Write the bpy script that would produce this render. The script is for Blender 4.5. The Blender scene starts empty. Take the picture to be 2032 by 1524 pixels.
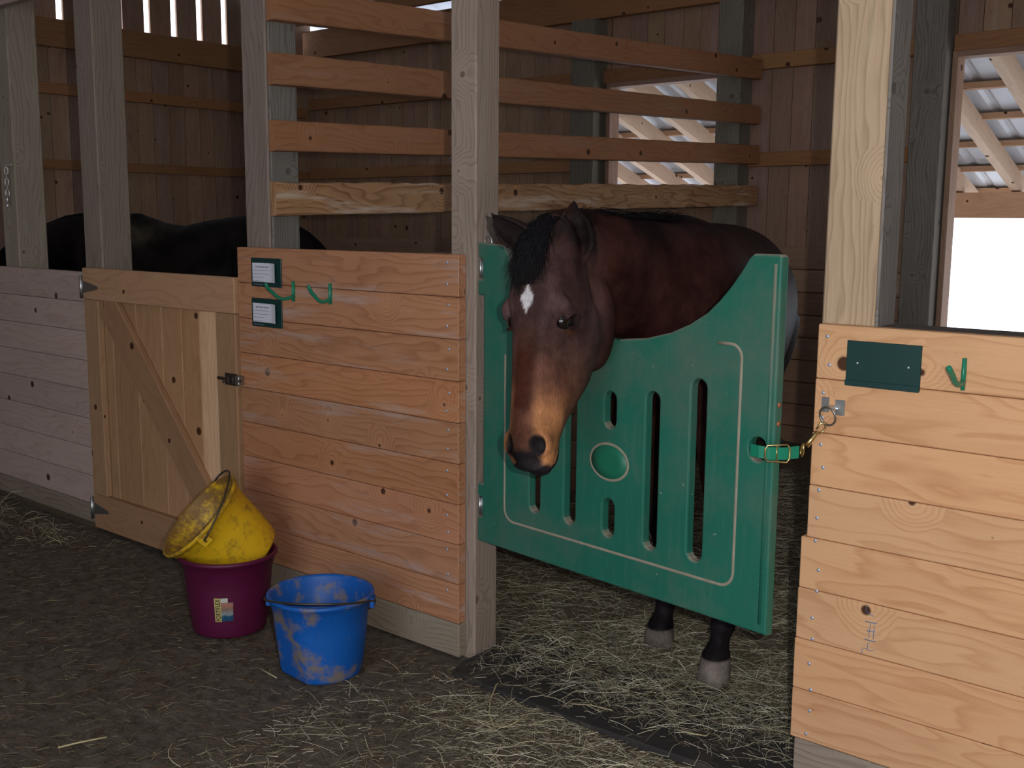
import bpy, bmesh, math, random
import numpy as np
from mathutils import Vector, Matrix, Quaternion
SC = bpy.context.scene
COL = SC.collection
random.seed(7)
RNG = np.random.default_rng(11)

# ------------------------------------------------------------------ camera
cam_data = bpy.data.cameras.new('camera')
cam_data.sensor_width = 36.0
cam_data.lens = 36.0 * 2153.2 / 2032.0
cam_data.clip_start = 0.02
cam_data.clip_end = 300
cam = bpy.data.objects.new('camera', cam_data)
COL.objects.link(cam)
CR = Vector((0.76358, 0.64567, 0.00769)).normalized()
CF = Vector((-0.63767, 0.75588, -0.14839)).normalized()
CU = CR.cross(CF).normalized()
CR = CF.cross(CU).normalized()
CC = Vector((2.25402, -2.41634, 1.38330))
m = Matrix.Identity(4)
for i in range(3):
    m[i][0] = CR[i]; m[i][1] = CU[i]; m[i][2] = -CF[i]; m[i][3] = CC[i]
cam.matrix_world = m
SC.camera = cam

# ------------------------------------------------------------------ world, lights, exposure
SC.view_settings.view_transform = 'Standard'
SC.view_settings.look = 'None'
SC.view_settings.exposure = 0.0
SC.view_settings.gamma = 1.0
SC.view_settings.use_curve_mapping = False
w = bpy.data.worlds.new('overcast_sky')
SC.world = w
w.use_nodes = True
nt = w.node_tree
bg = nt.nodes['Background']
bg.inputs['Color'].default_value = (0.86, 0.92, 1.0, 1)
bg.inputs['Strength'].default_value = 3.6
SC.cycles.max_bounces = 8
SC.cycles.diffuse_bounces = 4
SC.cycles.glossy_bounces = 3
SC.cycles.sample_clamp_indirect = 4.0
SC.cycles.use_denoising = True

def light(name, kind, loc, energy, color=(1, 1, 1), rot=None, **kw):
    d = bpy.data.lights.new(name, kind)
    d.energy = energy
    d.color = color
    for k, v in kw.items():
        setattr(d, k, v)
    o = bpy.data.objects.new(name, d)
    o.location = loc
    if rot is not None:
        o.rotation_euler = rot
    COL.objects.link(o)
    return o
# the camera's own flash, beside and a little above the lens
fl = CC + CR * 0.085 + CU * 0.035 + CF * 0.03
light('camera_flash', 'POINT', fl, 132, (1.0, 0.95, 0.89), shadow_soft_size=0.012)
# unseen doorway added behind the photographer so daylight fills the stall fronts
def portal(name, loc, sx, sy, rot):
    o = light(name, 'AREA', loc, 1, rot=rot, shape='RECTANGLE', size=sx, size_y=sy)
    o.data.cycles.is_portal = True
portal('doorway_portal', (3.1, -6.8, 1.5), 4.4, 3.0, (math.radians(90), 0, 0))

# ------------------------------------------------------------------ node helpers
def mat_base(name, rough=0.7, spec=0.3):
    M = bpy.data.materials.new(name)
    M.use_nodes = True
    t = M.node_tree
    b = t.nodes['Principled BSDF']
    b.inputs['Roughness'].default_value = rough
    b.inputs['Specular IOR Level'].default_value = spec
    return M, t, b
def N(t, kind, **kw):
    n = t.nodes.new(kind)
    for k, v in kw.items():
        setattr(n, k, v)
    return n
def L(t, a, b):
    t.links.new(a, b)
def math_n(t, op, a, b=None, c=None, clamp=False):
    n = N(t, 'ShaderNodeMath', operation=op)
    n.use_clamp = clamp
    for i, v in enumerate((a, b, c)):
        if v is None: continue
        if isinstance(v, (int, float)): n.inputs[i].default_value = v
        else: L(t, v, n.inputs[i])
    return n.outputs[0]
def mixc(t, fac, a, b, mode='MIX'):
    n = N(t, 'ShaderNodeMix', data_type='RGBA', blend_type=mode)
    for s, v in ((n.inputs[0], fac), (n.inputs[6], a), (n.inputs[7], b)):
        if isinstance(v, (int, float)): s.default_value = v
        elif isinstance(v, tuple): s.default_value = (*v, 1) if len(v) == 3 else v
        else: L(t, v, s)
    return n.outputs[2]
def ramp(t, fac, stops):
    n = N(t, 'ShaderNodeValToRGB')
    cr = n.color_ramp
    while len(cr.elements) < len(stops): cr.elements.new(0.5)
    for e, (p, c) in zip(cr.elements, stops):
        e.position = p
        e.color = (*c, 1) if isinstance(c, tuple) else (c, c, c, 1)
    L(t, fac, n.inputs[0])
    return n.outputs[0]
def mapr(t, v, a, b, c=0.0, d=1.0):
    n = N(t, 'ShaderNodeMapRange')
    L(t, v, n.inputs[0])
    for i, x in zip((1, 2, 3, 4), (a, b, c, d)): n.inputs[i].default_value = x
    return n.outputs[0]
def noise(t, vec, scale, detail=3, rough=0.6, dim='3D'):
    n = N(t, 'ShaderNodeTexNoise', noise_dimensions=dim)
    n.inputs['Scale'].default_value = scale
    n.inputs['Detail'].default_value = detail
    n.inputs['Roughness'].default_value = rough
    L(t, vec, n.inputs['Vector'])
    return n.outputs['Fac']
def scaled(t, vec, s):
    n = N(t, 'ShaderNodeMapping')
    n.inputs['Scale'].default_value = s
    L(t, vec, n.inputs['Vector'])
    return n.outputs[0]
def bump(t, b, h, strength=0.3, dist=0.002):
    n = N(t, 'ShaderNodeBump')
    n.inputs['Strength'].default_value = strength
    n.inputs['Distance'].default_value = dist
    L(t, h, n.inputs['Height'])
    L(t, n.outputs[0], b.inputs['Normal'])

def wood(name, light_c, dark_c, knot_c=(0.07, 0.028, 0.012), knot_amt=1.0, ring=34, rough=0.68, dust=0.0, dust_c=(0.42, 0.38, 0.36), grainy=0.5, stain=0.35):
    """uv: x along the grain, y across it, in metres, each board with its own offset; 'tone' colour per board"""
    M, t, b = mat_base(name, rough, 0.25)
    uv = N(t, 'ShaderNodeUVMap').outputs[0]
    tone = N(t, 'ShaderNodeAttribute', attribute_name='tone').outputs['Color']
    # knots
    vo = N(t, 'ShaderNodeTexVoronoi', voronoi_dimensions='2D', feature='F1')
    vo.inputs['Scale'].default_value = 4.2
    wp = noise(t, uv, 9, 2, dim='2D')
    L(t, uv, vo.inputs['Vector'])
    dist = vo.outputs['Distance']
    rnd = N(t, 'ShaderNodeSeparateColor')
    L(t, vo.outputs['Color'], rnd.inputs[0])
    size = mapr(t, rnd.outputs[0], 0.45, 1.0, 0.0, 0.075)        # only some cells carry a knot
    dw = math_n(t, 'ADD', dist, math_n(t, 'MULTIPLY', math_n(t, 'SUBTRACT', wp, 0.5), 0.03))
    knot = math_n(t, 'MULTIPLY', math_n(t, 'LESS_THAN', dw, size), 1.0)
    ksoft = mapr(t, math_n(t, 'SUBTRACT', dw, size), -0.012, 0.010, 1.0, 0.0)
    khalo = math_n(t, 'MULTIPLY', mapr(t, dist, 0.0, 0.32, 1.0, 0.0), math_n(t, 'GREATER_THAN', size, 0.004))
    # growth rings, bending round the knots
    warp = noise(t, scaled(t, uv, (1.1, 5.0, 1)), 1.0, 3, 0.55, '2D')
    sep = N(t, 'ShaderNodeSeparateXYZ')
    L(t, uv, sep.inputs[0])
    ph = math_n(t, 'ADD', math_n(t, 'MULTIPLY', sep.outputs[1], ring), math_n(t, 'MULTIPLY', warp, 9.0))
    ph = math_n(t, 'ADD', ph, math_n(t, 'MULTIPLY', khalo, 5.5))
    rings = math_n(t, 'FRACT', ph)
    rings = ramp(t, rings, [(0.0, 0.0), (0.55, 0.25), (0.86, 1.0), (1.0, 0.0)])
    fib = noise(t, scaled(t, uv, (5, 190, 1)), 1.0, 4, 0.7, '2D')
    blot = noise(t, scaled(t, uv, (2.2, 7, 1)), 1.0, 4, 0.6, '2D')
    f = math_n(t, 'ADD', math_n(t, 'MULTIPLY', rings, grainy), math_n(t, 'MULTIPLY', math_n(t, 'SUBTRACT', fib, 0.5), 0.5))
    f = math_n(t, 'ADD', f, math_n(t, 'MULTIPLY', math_n(t, 'SUBTRACT', blot, 0.5), stain * 2), clamp=True)
    c = mixc(t, f, light_c, dark_c)
    c = mixc(t, math_n(t, 'MULTIPLY', math_n(t, 'MULTIPLY', khalo, khalo), 0.25), c, tuple(min(1, x * 1.35) for x in light_c))
    c = mixc(t, math_n(t, 'MULTIPLY', ksoft, knot_amt), c, knot_c)
    if dust > 0:
        dn = noise(t, scaled(t, uv, (1.6, 16, 1)), 1.0, 4, 0.65, '2D')
        dm = mapr(t, dn, 0.56, 0.72, 0.0, dust)
        c = mixc(t, dm, c, dust_c)
    c = mixc(t, 1.0, c, tone, 'MULTIPLY')
    L(t, c, b.inputs['Base Color'])
    h = math_n(t, 'ADD', math_n(t, 'MULTIPLY', fib, 0.7), math_n(t, 'MULTIPLY', rings, 0.4))
    bump(t, b, h, 0.35, 0.0015)
    return M

def plain(name, col, rough=0.5, metal=0.0, spec=0.5, var=0.0, vscale=8.0, bumpa=0.0, bscale=60, dirt=None, dirt_scale=7, dirt_lo=0.5, dirt_hi=0.62):
    M, t, b = mat_base(name, rough, spec)
    b.inputs['Metallic'].default_value = metal
    oc = N(t, 'ShaderNodeTexCoord').outputs['Object']
    c = None
    if var > 0:
        nz = noise(t, oc, vscale, 4, 0.6)
        c = mixc(t, nz, tuple(x * (1 - var) for x in col), tuple(min(1, x * (1 + var)) for x in col))
    if dirt is not None:
        nz = noise(t, oc, dirt_scale, 6, 0.68)
        c = mixc(t, mapr(t, nz, dirt_lo, dirt_hi, 0, 1), c if c is not None else col, dirt)
    if c is None: b.inputs['Base Color'].default_value = (*col, 1)
    else: L(t, c, b.inputs['Base Color'])
    if bumpa > 0: bump(t, b, noise(t, oc, bscale, 5, 0.6), bumpa, 0.004)
    return M

M_pine = wood('pine_warm', (0.66, 0.40, 0.225), (0.46, 0.225, 0.105), ring=22, grainy=0.5)
M_pine_red = wood('pine_reddish', (0.47, 0.235, 0.13), (0.28, 0.115, 0.055), ring=34, dust=0.6, dust_c=(0.46, 0.37, 0.34), grainy=0.55)
M_pine_grey = wood('pine_cool_cast', (0.50, 0.385, 0.345), (0.35, 0.245, 0.205), ring=30, dust=0.35, dust_c=(0.38, 0.34, 0.34), grainy=0.45)  # cold cast of the ambient daylight is mixed into this wood colour
M_door = wood('pine_door', (0.45, 0.275, 0.155), (0.32, 0.175, 0.09), ring=24, grainy=0.45)
M_treated = wood('treated_post', (0.315, 0.262, 0.205), (0.175, 0.14, 0.105), knot_c=(0.09, 0.05, 0.03), knot_amt=0.7, ring=50, grainy=0.6, stain=0.4, dust=0.3, dust_c=(0.36, 0.34, 0.28))
M_treated_grey = wood('treated_grey', (0.24, 0.213, 0.188), (0.12, 0.103, 0.09), knot_c=(0.06, 0.05, 0.04), knot_amt=0.6, ring=60, grainy=0.75, stain=0.5)
M_slat = wood('slat_wood', (0.36, 0.175, 0.09), (0.23, 0.095, 0.045), ring=30, dust=0.15, grainy=0.5)
M_slat_chewed = wood('slat_chewed', (0.46, 0.27, 0.14), (0.22, 0.10, 0.045), ring=22, dust=0.9, dust_c=(0.62, 0.50, 0.40), grainy=0.8, stain=0.8)
M_rough = wood('rough_siding', (0.36, 0.235, 0.165), (0.20, 0.115, 0.08), ring=20, dust=0.5, dust_c=(0.42, 0.33, 0.29), grainy=0.35, stain=0.5)
M_girt = wood('girt_wood', (0.36, 0.185, 0.085), (0.24, 0.105, 0.045), ring=30, grainy=0.45)
M_fresh = wood('fresh_rafter', (0.66, 0.50, 0.37), (0.52, 0.34, 0.22), ring=26, grainy=0.4)
M_metal = plain('galvanised', (0.62, 0.64, 0.66), 0.38, 1.0, var=0.15, vscale=30)
M_roofmetal = plain('roof_sheet', (0.60, 0.63, 0.68), 0.5, 0.35, var=0.06)
M_brass = plain('brass', (0.62, 0.47, 0.22), 0.3, 1.0, var=0.2, vscale=60)
M_wire = plain('dark_wire', (0.10, 0.085, 0.075), 0.5, 0.8, var=0.3, vscale=40)
M_iron = plain('dull_steel', (0.33, 0.33, 0.32), 0.42, 0.9)
M_hookgreen = plain('green_vinyl', (0.01, 0.22, 0.13), 0.35)
M_sign = plain('dark_green_plate', (0.006, 0.040, 0.040), 0.42, var=0.25, vscale=25, dirt=(0.05, 0.08, 0.08), dirt_scale=40, dirt_lo=0.66, dirt_hi=0.8)
M_paper = plain('paper', (0.72, 0.74, 0.84), 0.6)
M_ink = plain('grey_ink', (0.26, 0.27, 0.36), 0.8)
M_pencil = plain('blue_crayon', (0.07, 0.20, 0.42), 0.8, var=0.4, vscale=300)
M_rubber = plain('black_rubber', (0.028, 0.026, 0.027), 0.75, dirt=(0.075, 0.062, 0.05), dirt_scale=9, dirt_lo=0.52, dirt_hi=0.72, bumpa=0.4, bscale=70)
M_screw = plain('screw', (0.55, 0.62, 0.78), 0.4, 0.6)

# ------------------------------------------------------------------ mesh builder
class MB:
    def __init__(s):
        s.v = []; s.f = []; s.uv = []; s.t = []; s.sm = []
    def board(s, lo, hi, grain=0, tone=None, rot=None, piv=None):
        """axis-aligned plank; grain = axis along which the fibres run; rot = Matrix turning it about piv"""
        lo = Vector(lo); hi = Vector(hi)
        if tone is None:
            k = random.uniform(0.84, 1.10); tone = (k, k * random.uniform(0.95, 1.04), k * random.uniform(0.9, 1.06))
        off = (random.uniform(0, 40), random.uniform(0, 40))
        b = len(s.v)
        for x in (lo.x, hi.x):
            for y in (lo.y, hi.y):
                for z in (lo.z, hi.z):
                    s.v.append(Vector((x, y, z)))
        raw = [p.copy() for p in s.v[b:]]
        if rot is not None:
            piv = Vector(piv) if piv is not None else (lo + hi) / 2
            for i in range(b, b + 8): s.v[i] = rot @ (s.v[i] - piv) + piv
        for fc, ax in (((0, 1, 3, 2), 0), ((4, 6, 7, 5), 0), ((0, 4, 5, 1), 1), ((2, 3, 7, 6), 1), ((0, 2, 6, 4), 2), ((1, 5, 7, 3), 2)):
            s.f.append(tuple(b + i for i in fc))
            oth = [a for a in (0, 1, 2) if a != ax]
            if grain in oth:
                a1 = grain; a2 = [a for a in oth if a != grain][0]
            else: a1, a2 = oth
            sh = 0.0 if ax != grain else 3.0
            s.uv.append([(raw[i][a1] * (1 if ax != grain else 6) + off[0] + sh, raw[i][a2] + off[1] + ax * 0.37) for i in fc])
            s.t.append(tone); s.sm.append(False)
        return s
    def grid(s, rings, closed=True, caps=True, tone=(1, 1, 1), smooth=True, uvs=1.0):
        b = len(s.v); n = len(rings[0]); k = len(rings)
        for r in rings: s.v += [Vector(p) for p in r]
        for i in range(k - 1):
            for j in range(n if closed else n - 1):
                j2 = (j + 1) % n
                s.f.append((b + i * n + j, b + i * n + j2, b + (i + 1) * n + j2, b + (i + 1) * n + j))
                s.uv.append([(i * .03 * uvs, j * .02), (i * .03 * uvs, (j + 1) * .02), ((i + 1) * .03 * uvs, (j + 1) * .02), ((i + 1) * .03 * uvs, j * .02)])
                s.t.append(tone); s.sm.append(smooth)
        if caps and closed:
            for q, fl_ in ((0, True), (k - 1, False)):
                fc = [b + q * n + j for j in range(n)]
                if fl_: fc = fc[::-1]
                s.f.append(tuple(fc)); s.uv.append([(0.0, 0.01 * j) for j in range(n)]); s.t.append(tone); s.sm.append(False)
        return s
    def tube(s, pts, rad, seg=10, closed=False, tone=(1, 1, 1), flat=1.0):
        pts = [Vector(p) for p in pts]
        n = len(pts)
        rads = rad if isinstance(rad, (list, tuple)) else [rad] * n
        if closed: pts = pts + [pts[0]]; rads = list(rads) + [rads[0]]; 
        up = Vector((0, 0, 1)); rings = []
        prev = None
        for i, p in enumerate(pts):
            if closed:
                d = (pts[(i + 1) % n] - pts[(i - 1) % n])
            else:
                d = (pts[min(i + 1, len(pts) - 1)] - pts[max(i - 1, 0)])
            d.normalize()
            if prev is None:
                a = d.cross(up)
                if a.length < 1e-3: a = d.cross(Vector((1, 0, 0)))
                a.normalize()
            else:
                a = (prev - d * prev.dot(d)).normalized()
            prev = a
            bb = d.cross(a)
            rings.append([p + (a * math.cos(2 * math.pi * j / seg) + bb * flat * math.sin(2 * math.pi * j / seg)) * rads[i] for j in range(seg)])
        if closed: rings[-1] = rings[0]
        return s.grid(rings, True, not closed, tone)
    def lathe(s, prof, seg=48, deform=None, tone=(1, 1, 1), caps=False):
        rings = []
        for r, z in prof:
            ring = []
            for j in range(seg):
                a = 2 * math.pi * j / seg
                x, y = r * math.cos(a), r * math.sin(a)
                if deform: x, y = deform(x, y, z)
                ring.append((x, y, z))
            rings.append(ring)
        return s.grid(rings, True, caps, tone)
    def build(s, name, mat, parent=None, bevel=0.0, loc=None, kind=None):
        me = bpy.data.meshes.new(name)
        me.from_pydata([tuple(v) for v in s.v], [], s.f)
        uvl = me.uv_layers.new(name='UVMap')
        flat = [c for f in s.uv for p in f for c in p]
        uvl.data.foreach_set('uv', flat)
        ca = me.color_attributes.new('tone', 'FLOAT_COLOR', 'CORNER')
        cols = []
        for f, tn in zip(s.f, s.t): cols += [*tn[:3], 1.0] * len(f)
        ca.data.foreach_set('color', cols)
        me.polygons.foreach_set('use_smooth', s.sm)
        me.materials.append(mat)
        me.update()
        o = bpy.data.objects.new(name, me)
        COL.objects.link(o)
        if loc is not None: o.location = loc
        if parent is not None: o.parent = parent
        if bevel > 0:
            md = o.modifiers.new('bevel', 'BEVEL'); md.width = bevel; md.segments = 1; md.limit_method = 'ANGLE'
        if kind: o['kind'] = kind
        return o
def tag(o, label=None, cat=None, group=None, kind=None):
    if label: o['label'] = label
    if cat: o['category'] = cat
    if group: o['group'] = group
    if kind: o['kind'] = kind
    return o
def empty(name, loc=(0, 0, 0), rz=0.0, label=None, cat=None, group=None):
    o = bpy.data.objects.new(name, None)
    o.empty_display_size = 0.1
    o.location = loc; o.rotation_euler = (0, 0, rz)
    COL.objects.link(o)
    return tag(o, label, cat, group)
def ident(o):
    """mesh built in world coordinates, parent sits at o.location: undo the offset"""
    p = o.parent
    o.matrix_parent_inverse = (Matrix.Translation(p.location) @ p.rotation_euler.to_matrix().to_4x4()).inverted()
    return o
# ================================================================== barn shell
XL, YB = -5.2, 3.7            # inside faces of the left end wall and of the back wall
# floor: trodden earth, gently uneven
def earth():
    M, t, b = mat_base('trodden_earth', 0.92, 0.12)
    oc = N(t, 'ShaderNodeTexCoord').outputs['Object']
    a = noise(t, oc, 1.6, 5, 0.65); f = noise(t, oc, 26, 6, 0.75); g = noise(t, scaled(t, oc, (30, 90, 30)), 1.0, 4, 0.7)
    c = mixc(t, a, (0.115, 0.097, 0.082), (0.205, 0.175, 0.145))
    c = mixc(t, mapr(t, f, 0.42, 0.72), c, (0.05, 0.038, 0.028))
    c = mixc(t, mapr(t, g, 0.60, 0.76, 0, 0.7), c, (0.30, 0.24, 0.15))
    c = mixc(t, mapr(t, noise(t, oc, 4.3, 4, 0.7), 0.60, 0.72, 0, 0.6), c, (0.15, 0.075, 0.04))
    L(t, c, b.inputs['Base Color'])
    bump(t, b, math_n(t, 'ADD', f, math_n(t, 'MULTIPLY', g, 0.6)), 0.7, 0.012)
    return M
M_earth = earth()
def uneven(name, x0, x1, y0, y1, nx, ny, fn, mat):
    xs = np.linspace(x0, x1, nx); ys = np.linspace(y0, y1, ny)
    v = [(x, y, fn(x, y)) for y in ys for x in xs]
    f = [(j * nx + i, j * nx + i + 1, (j + 1) * nx + i + 1, (j + 1) * nx + i) for j in range(ny - 1) for i in range(nx - 1)]
    me = bpy.data.meshes.new(name); me.from_pydata(v, [], f)
    me.polygons.foreach_set('use_smooth', [True] * len(f)); me.materials.append(mat)
    o = bpy.data.objects.new(name, me); COL.objects.link(o)
    return o
def wob(x, y): return (math.sin(x * 2.1 + 1) * math.cos(y * 1.7) + 0.6 * math.sin(x * 5.3 + y * 4.1) + 0.3 * math.sin(x * 13 - y * 9)) 
def aisle_z(x, y): return -0.012 + 0.006 * wob(x, y)
o = uneven('floor', XL - 0.12, 7.05, -6.8, YB, 180, 150, aisle_z, M_earth); tag(o, kind='structure')

def siding_y(mb, x0, x1, y, z0, z1, thick=0.022, wid=0.135, gap=0.004, side=1):
    x = x0
    while x < x1 - 0.01:
        w_ = min(wid * random.uniform(0.94, 1.06), x1 - x)
        mb.board((x + gap / 2, min(y, y + side * thick), z0), (x + w_ - gap / 2, max(y, y + side * thick), z1), 2)
        x += w_
def siding_x(mb, y0, y1, x, z0, z1, thick=0.022, wid=0.135, gap=0.004, side=-1, holes=None):
    y = y0
    while y < y1 - 0.01:
        w_ = min(wid * random.uniform(0.94, 1.06), y1 - y)
        mb.board((min(x, x + side * thick), y + gap / 2, z0), (max(x, x + side * thick), y + w_ - gap / 2, z1), 2)
        y += w_

# window openings in the back wall
WA = (-2.09, -1.185); WB = (0.172, 1.06); ZS, ZSA, ZH = 0.62, 1.48, 2.30
mb = MB()
YS = YB + 0.05
EA = 2.96
siding_y(mb, XL - 0.11, WA[0], YS, 0, EA); siding_y(mb, WA[1], WB[0], YS, 0, EA); siding_y(mb, WB[1], 7.0, YS, 0, EA)
for a, b_, q_ in ((*WA, ZSA), (*WB, ZS)):
    siding_y(mb, a, b_, YS, 0, q_); siding_y(mb, a, b_, YS, ZH, EA)
# outer skin behind the boards keeps daylight out of the joints
for (x0, x1, z0, z1) in ((XL - 0.11, WA[0], 0, EA), (WA[1], WB[0], 0, EA), (WB[1], 7.0, 0, EA), (*WA, 0, ZSA), (*WA, ZH, EA), (*WB, 0, ZS), (*WB, ZH, EA)):
    mb.board((x0, YS + 0.024, z0), (x1, YS + 0.034, z1), 0, (0.5, 0.5, 0.5))
mb.build('wall_back', M_rough, kind='structure')
# left end wall: boards, with slits of daylight above z = 2.79
mb = MB()
siding_x(mb, -6.8, YB + 0.08, XL - 0.05, 0, 2.62, side=-1)
mb.board((XL - 0.086, -6.8, 0), (XL - 0.076, YB + 0.08, 2.62), 1, (0.5, 0.5, 0.5))
y = 1.323 - 0.227 * 12
ys_ = []
while y < YB: ys_.append(y); y += 0.227
prev = -6.8
for yy in ys_:
    if yy - 0.03 > prev: mb.board((XL - 0.072, prev, 2.60), (XL - 0.05, yy - 0.026, 3.2), 2)
    prev = yy + 0.026
mb.board((XL - 0.072, prev, 2.60), (XL - 0.05, YB + 0.08, 3.2), 2)
# gable above
def gable(mb_, x, n=40):
    yr = -1.5
    ys2 = np.linspace(-6.8, YB + .08, n + 1)
    for a, b_ in zip(ys2[:-1], ys2[1:]):
        h = lambda q: 2.93 + (3.9 - q) * 0.30 if q > yr else 2.93 + (3.9 - yr) * 0.30 - (yr - q) * 0.30
        top = max(h(a), h(b_)) 
        if top > 3.2: mb_.board((x - 0.02, a, 3.19), (x, b_, top), 2)
gable(mb, XL - 0.05)
mb.build('wall_left', M_rough, kind='structure')
# closed right end wall, and the far side wall with an opening added for daylight
mb = MB()
siding_x(mb, -6.8, YB + .08, 7.0, 0, 3.2, side=1, gap=0)
gable(mb, 7.02)
mb.build('wall_right', M_rough, kind='structure')
mb = MB(); siding_y(mb, XL, 0.9, -6.8, 0, 3.0, side=-1, gap=0); siding_y(mb, 5.3, 7.0, -6.8, 0, 3.0, side=-1, gap=0); mb.build('wall_front', M_rough, kind='structure')
# metal roof
def corrug(name, x0, x1, y0, z0, y1, z1, mat, amp=0.012, per=0.2, kind=None, parent=None):
    n = int((x1 - x0) / per * 8)
    xs = np.linspace(x0, x1, n); v = []; f = []
    for i, x in enumerate(xs):
        ph = ((x / per) % 1.0)
        h = amp if ph < 0.25 else 0.0
        v += [(x, y0, z0 + h), (x, y1, z1 + h), (x, y0, z0 + h + 0.002), (x, y1, z1 + h + 0.002)]
    for i in range(n - 1):
        a = i * 4; b_ = a + 4
        f += [(a, b_, b_ + 1, a + 1), (a + 2, a + 3, b_ + 3, b_ + 2)]
    me = bpy.data.meshes.new(name); me.from_pydata(v, [], f); me.materials.append(mat)
    o = bpy.data.objects.new(name, me); COL.objects.link(o)
    if kind: o['kind'] = kind
    if parent: o.parent = parent
    return o
RZ = 2.98; YR = -1.5; RS = 0.30
ridge = RZ + (3.9 - YR) * RS
corrug('ceiling', XL - 0.2, 7.2, 3.9, RZ, YR, ridge, M_roofmetal, kind='structure')
corrug('ceiling', XL - 0.2, 7.2, -7.0, ridge - (YR + 7.0) * RS, YR, ridge, M_roofmetal, kind='structure')

# girts, kick boards and posts of the outer walls
def beam(name, lo, hi, grain, label, mat=M_girt, group=None, cat='beam', tone=None):
    mb = MB(); mb.board(lo, hi, grain, tone)
    o = mb.build(name, mat, bevel=0.003)
    return tag(o, label, cat, group)
beam('wall_girt', (XL - .05, -0.5, 2.555), (XL, YB, 2.745), 1, 'deep brown girt along the left end wall just under the bright slits')
beam('wall_girt', (XL - .05, -0.5, 2.235), (XL, YB, 2.31), 1, 'thin brown girt on the left end wall, second from the top')
beam('wall_girt', (XL - .05, -0.5, 1.72), (XL, YB, 1.785), 1, 'thin brown girt on the left end wall just above the black horse')
def back_girt(z0, z1, segs, lab):
    for (x0, x1), l_ in zip(segs, lab):
        beam('wall_girt', (x0, YB - 0.0, z0), (x1, YB + 0.05, z1), 0, l_)
back_girt(2.30, 2.39, ((XL + .002, -2.325), (-2.125, -1.215), (-1.03, -0.002), (0.172, 1.06)),
    ('upper brown girt on the back wall seen between the slats left of the window post', 'upper brown girt over the window behind the slats',
     'upper brown girt on the back wall above the bay horse', 'brown header board over the right window opening'))
back_girt(1.725, 1.81, ((XL + .002, -2.325), (-1.03, -0.002)),
    ('lower brown girt on the back wall seen between the slats near the barn corner', 'lower brown girt on the back wall above the bay horse'))
beam('plate_beam', (XL + .002, YB - 0.05, 2.715), (6.9, YB - 0.002, 2.93), 0, 'long heavy brown beam along the top of the back wall', M_girt)
beam('plate_beam', (XL + .002, YB - 0.30, 2.93), (6.9, YB - 0.26, 3.02), 0, 'thin purlin under the metal roof above the back wall', M_girt)
for x0, x1, l_ in ((-2.325, -2.13, 'dark post on the back wall just left of the window seen through the slats'),
                   (-1.205, -1.04, 'dark grey post at the back end of the slatted divider'),
                   (-0.005, 0.165, 'dark post on the back wall at the left side of the right window'),
                   (1.07, 1.22, 'dark post on the back wall at the right side of the right window')):
    mb = MB(); mb.board((x0, YB - 0.10, 0), (x1, YB + 0.045, 2.71), 2)
    tag(mb.build('wall_post', M_treated_grey, bevel=0.004), l_, 'post', None)
# horizontal kick boards on the lower back wall
def kick(x0, x1, n, lab):
    mb = MB()
    for i in range(n): mb.board((x0, YB + 0.005, 0.02 + i * 0.1365), (x1, YB + 0.045, 0.152 + i * 0.1365), 0)
    tag(mb.build('kick_boards', M_rough, bevel=0.002), lab, 'boards')
kick(-1.03, -0.01, 9, 'horizontal kick boards low on the back wall behind the bay horse')
kick(-5.15, -2.335, 9, 'horizontal kick boards low on the back wall behind the black horse')
kick(-2.125, -1.21, 9, 'horizontal kick boards under the window behind the slats')
kick(0.172, 1.065, 4, 'horizontal kick boards under the right window')
# window frames
def frame(nm, x0, x1, ZS):
    t_ = 0.03; y0, y1 = YB - 0.01, YB + 0.10
    r = empty(nm, ((x0 + x1) / 2, YB, ZS)); r['kind'] = 'structure'
    for lo, hi, g in (((x0, y0, ZS), (x0 + t_, y1, ZH), 2), ((x1 - t_, y0, ZS), (x1, y1, ZH), 2), ((x0 + t_, y0, ZH - t_), (x1 - t_, y1, ZH), 0), ((x0 + t_, y0, ZS), (x1 - t_, y1, ZS + t_), 0)):
        m_ = MB(); m_.board(lo, hi, g); ident(m_.build('frame_board', M_rough, r, bevel=0.002))
frame('window_1', *WA, ZSA)
frame('window_2', *WB, ZS)

# ------------------------------------------------------------------ lean-to outside the windows
lean = empty('lean_to_roof', (0, 5.0, 0), label='pale new rafters under corrugated metal sheets seen outside both windows', cat='roof')
LS = 0.33; YE = 6.0; ZE = 1.62
def lz(y): return ZE + LS * (YE - y)
for i, x in enumerate(np.arange(-4.9, 3.2, 0.40)):
    mb = MB(); ang = math.atan(-LS); ln = 2.45 / math.cos(ang)
    mb.board((x - 0.03, YB + 0.10, lz(YE - 0) + 0.00), (x + 0.03, YE + 0.42, lz(YE) + 0.13), 1, (1, 1, 1))
    for k, p in enumerate(mb.v): p.z += LS * (YE - p.y)
    ident(mb.build('rafter', M_fresh, lean))
for j in range(6):
    y = 6.39 - j * 0.44
    mb = MB(); mb.board((-5.2, y - 0.045, lz(y) + 0.132), (3.4, y + 0.045, lz(y) + 0.17), 0, (0.85, 0.72, 0.62))
    ident(mb.build('purlin', M_fresh, lean))
mb = MB(); mb.board((-5.2, YE - 0.04, 1.432), (3.4, YE + 0.04, 1.618), 0, (0.9, 0.75, 0.65)); ident(mb.build('eave_beam', M_fresh, lean))
for x in (-4.9, -0.95, 3.0):
    mb = MB(); mb.board((x - .05, YE - .045, 0), (x + .05, YE + .045, 1.43), 2); ident(mb.build('post', M_treated, lean))
ident(corrug('metal_sheet', -5.2, 3.4, YB + 0.12, lz(YB + 0.12) + 0.172, YE + 0.88, lz(YE + 0.88) + 0.172, M_roofmetal, parent=lean))
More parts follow.
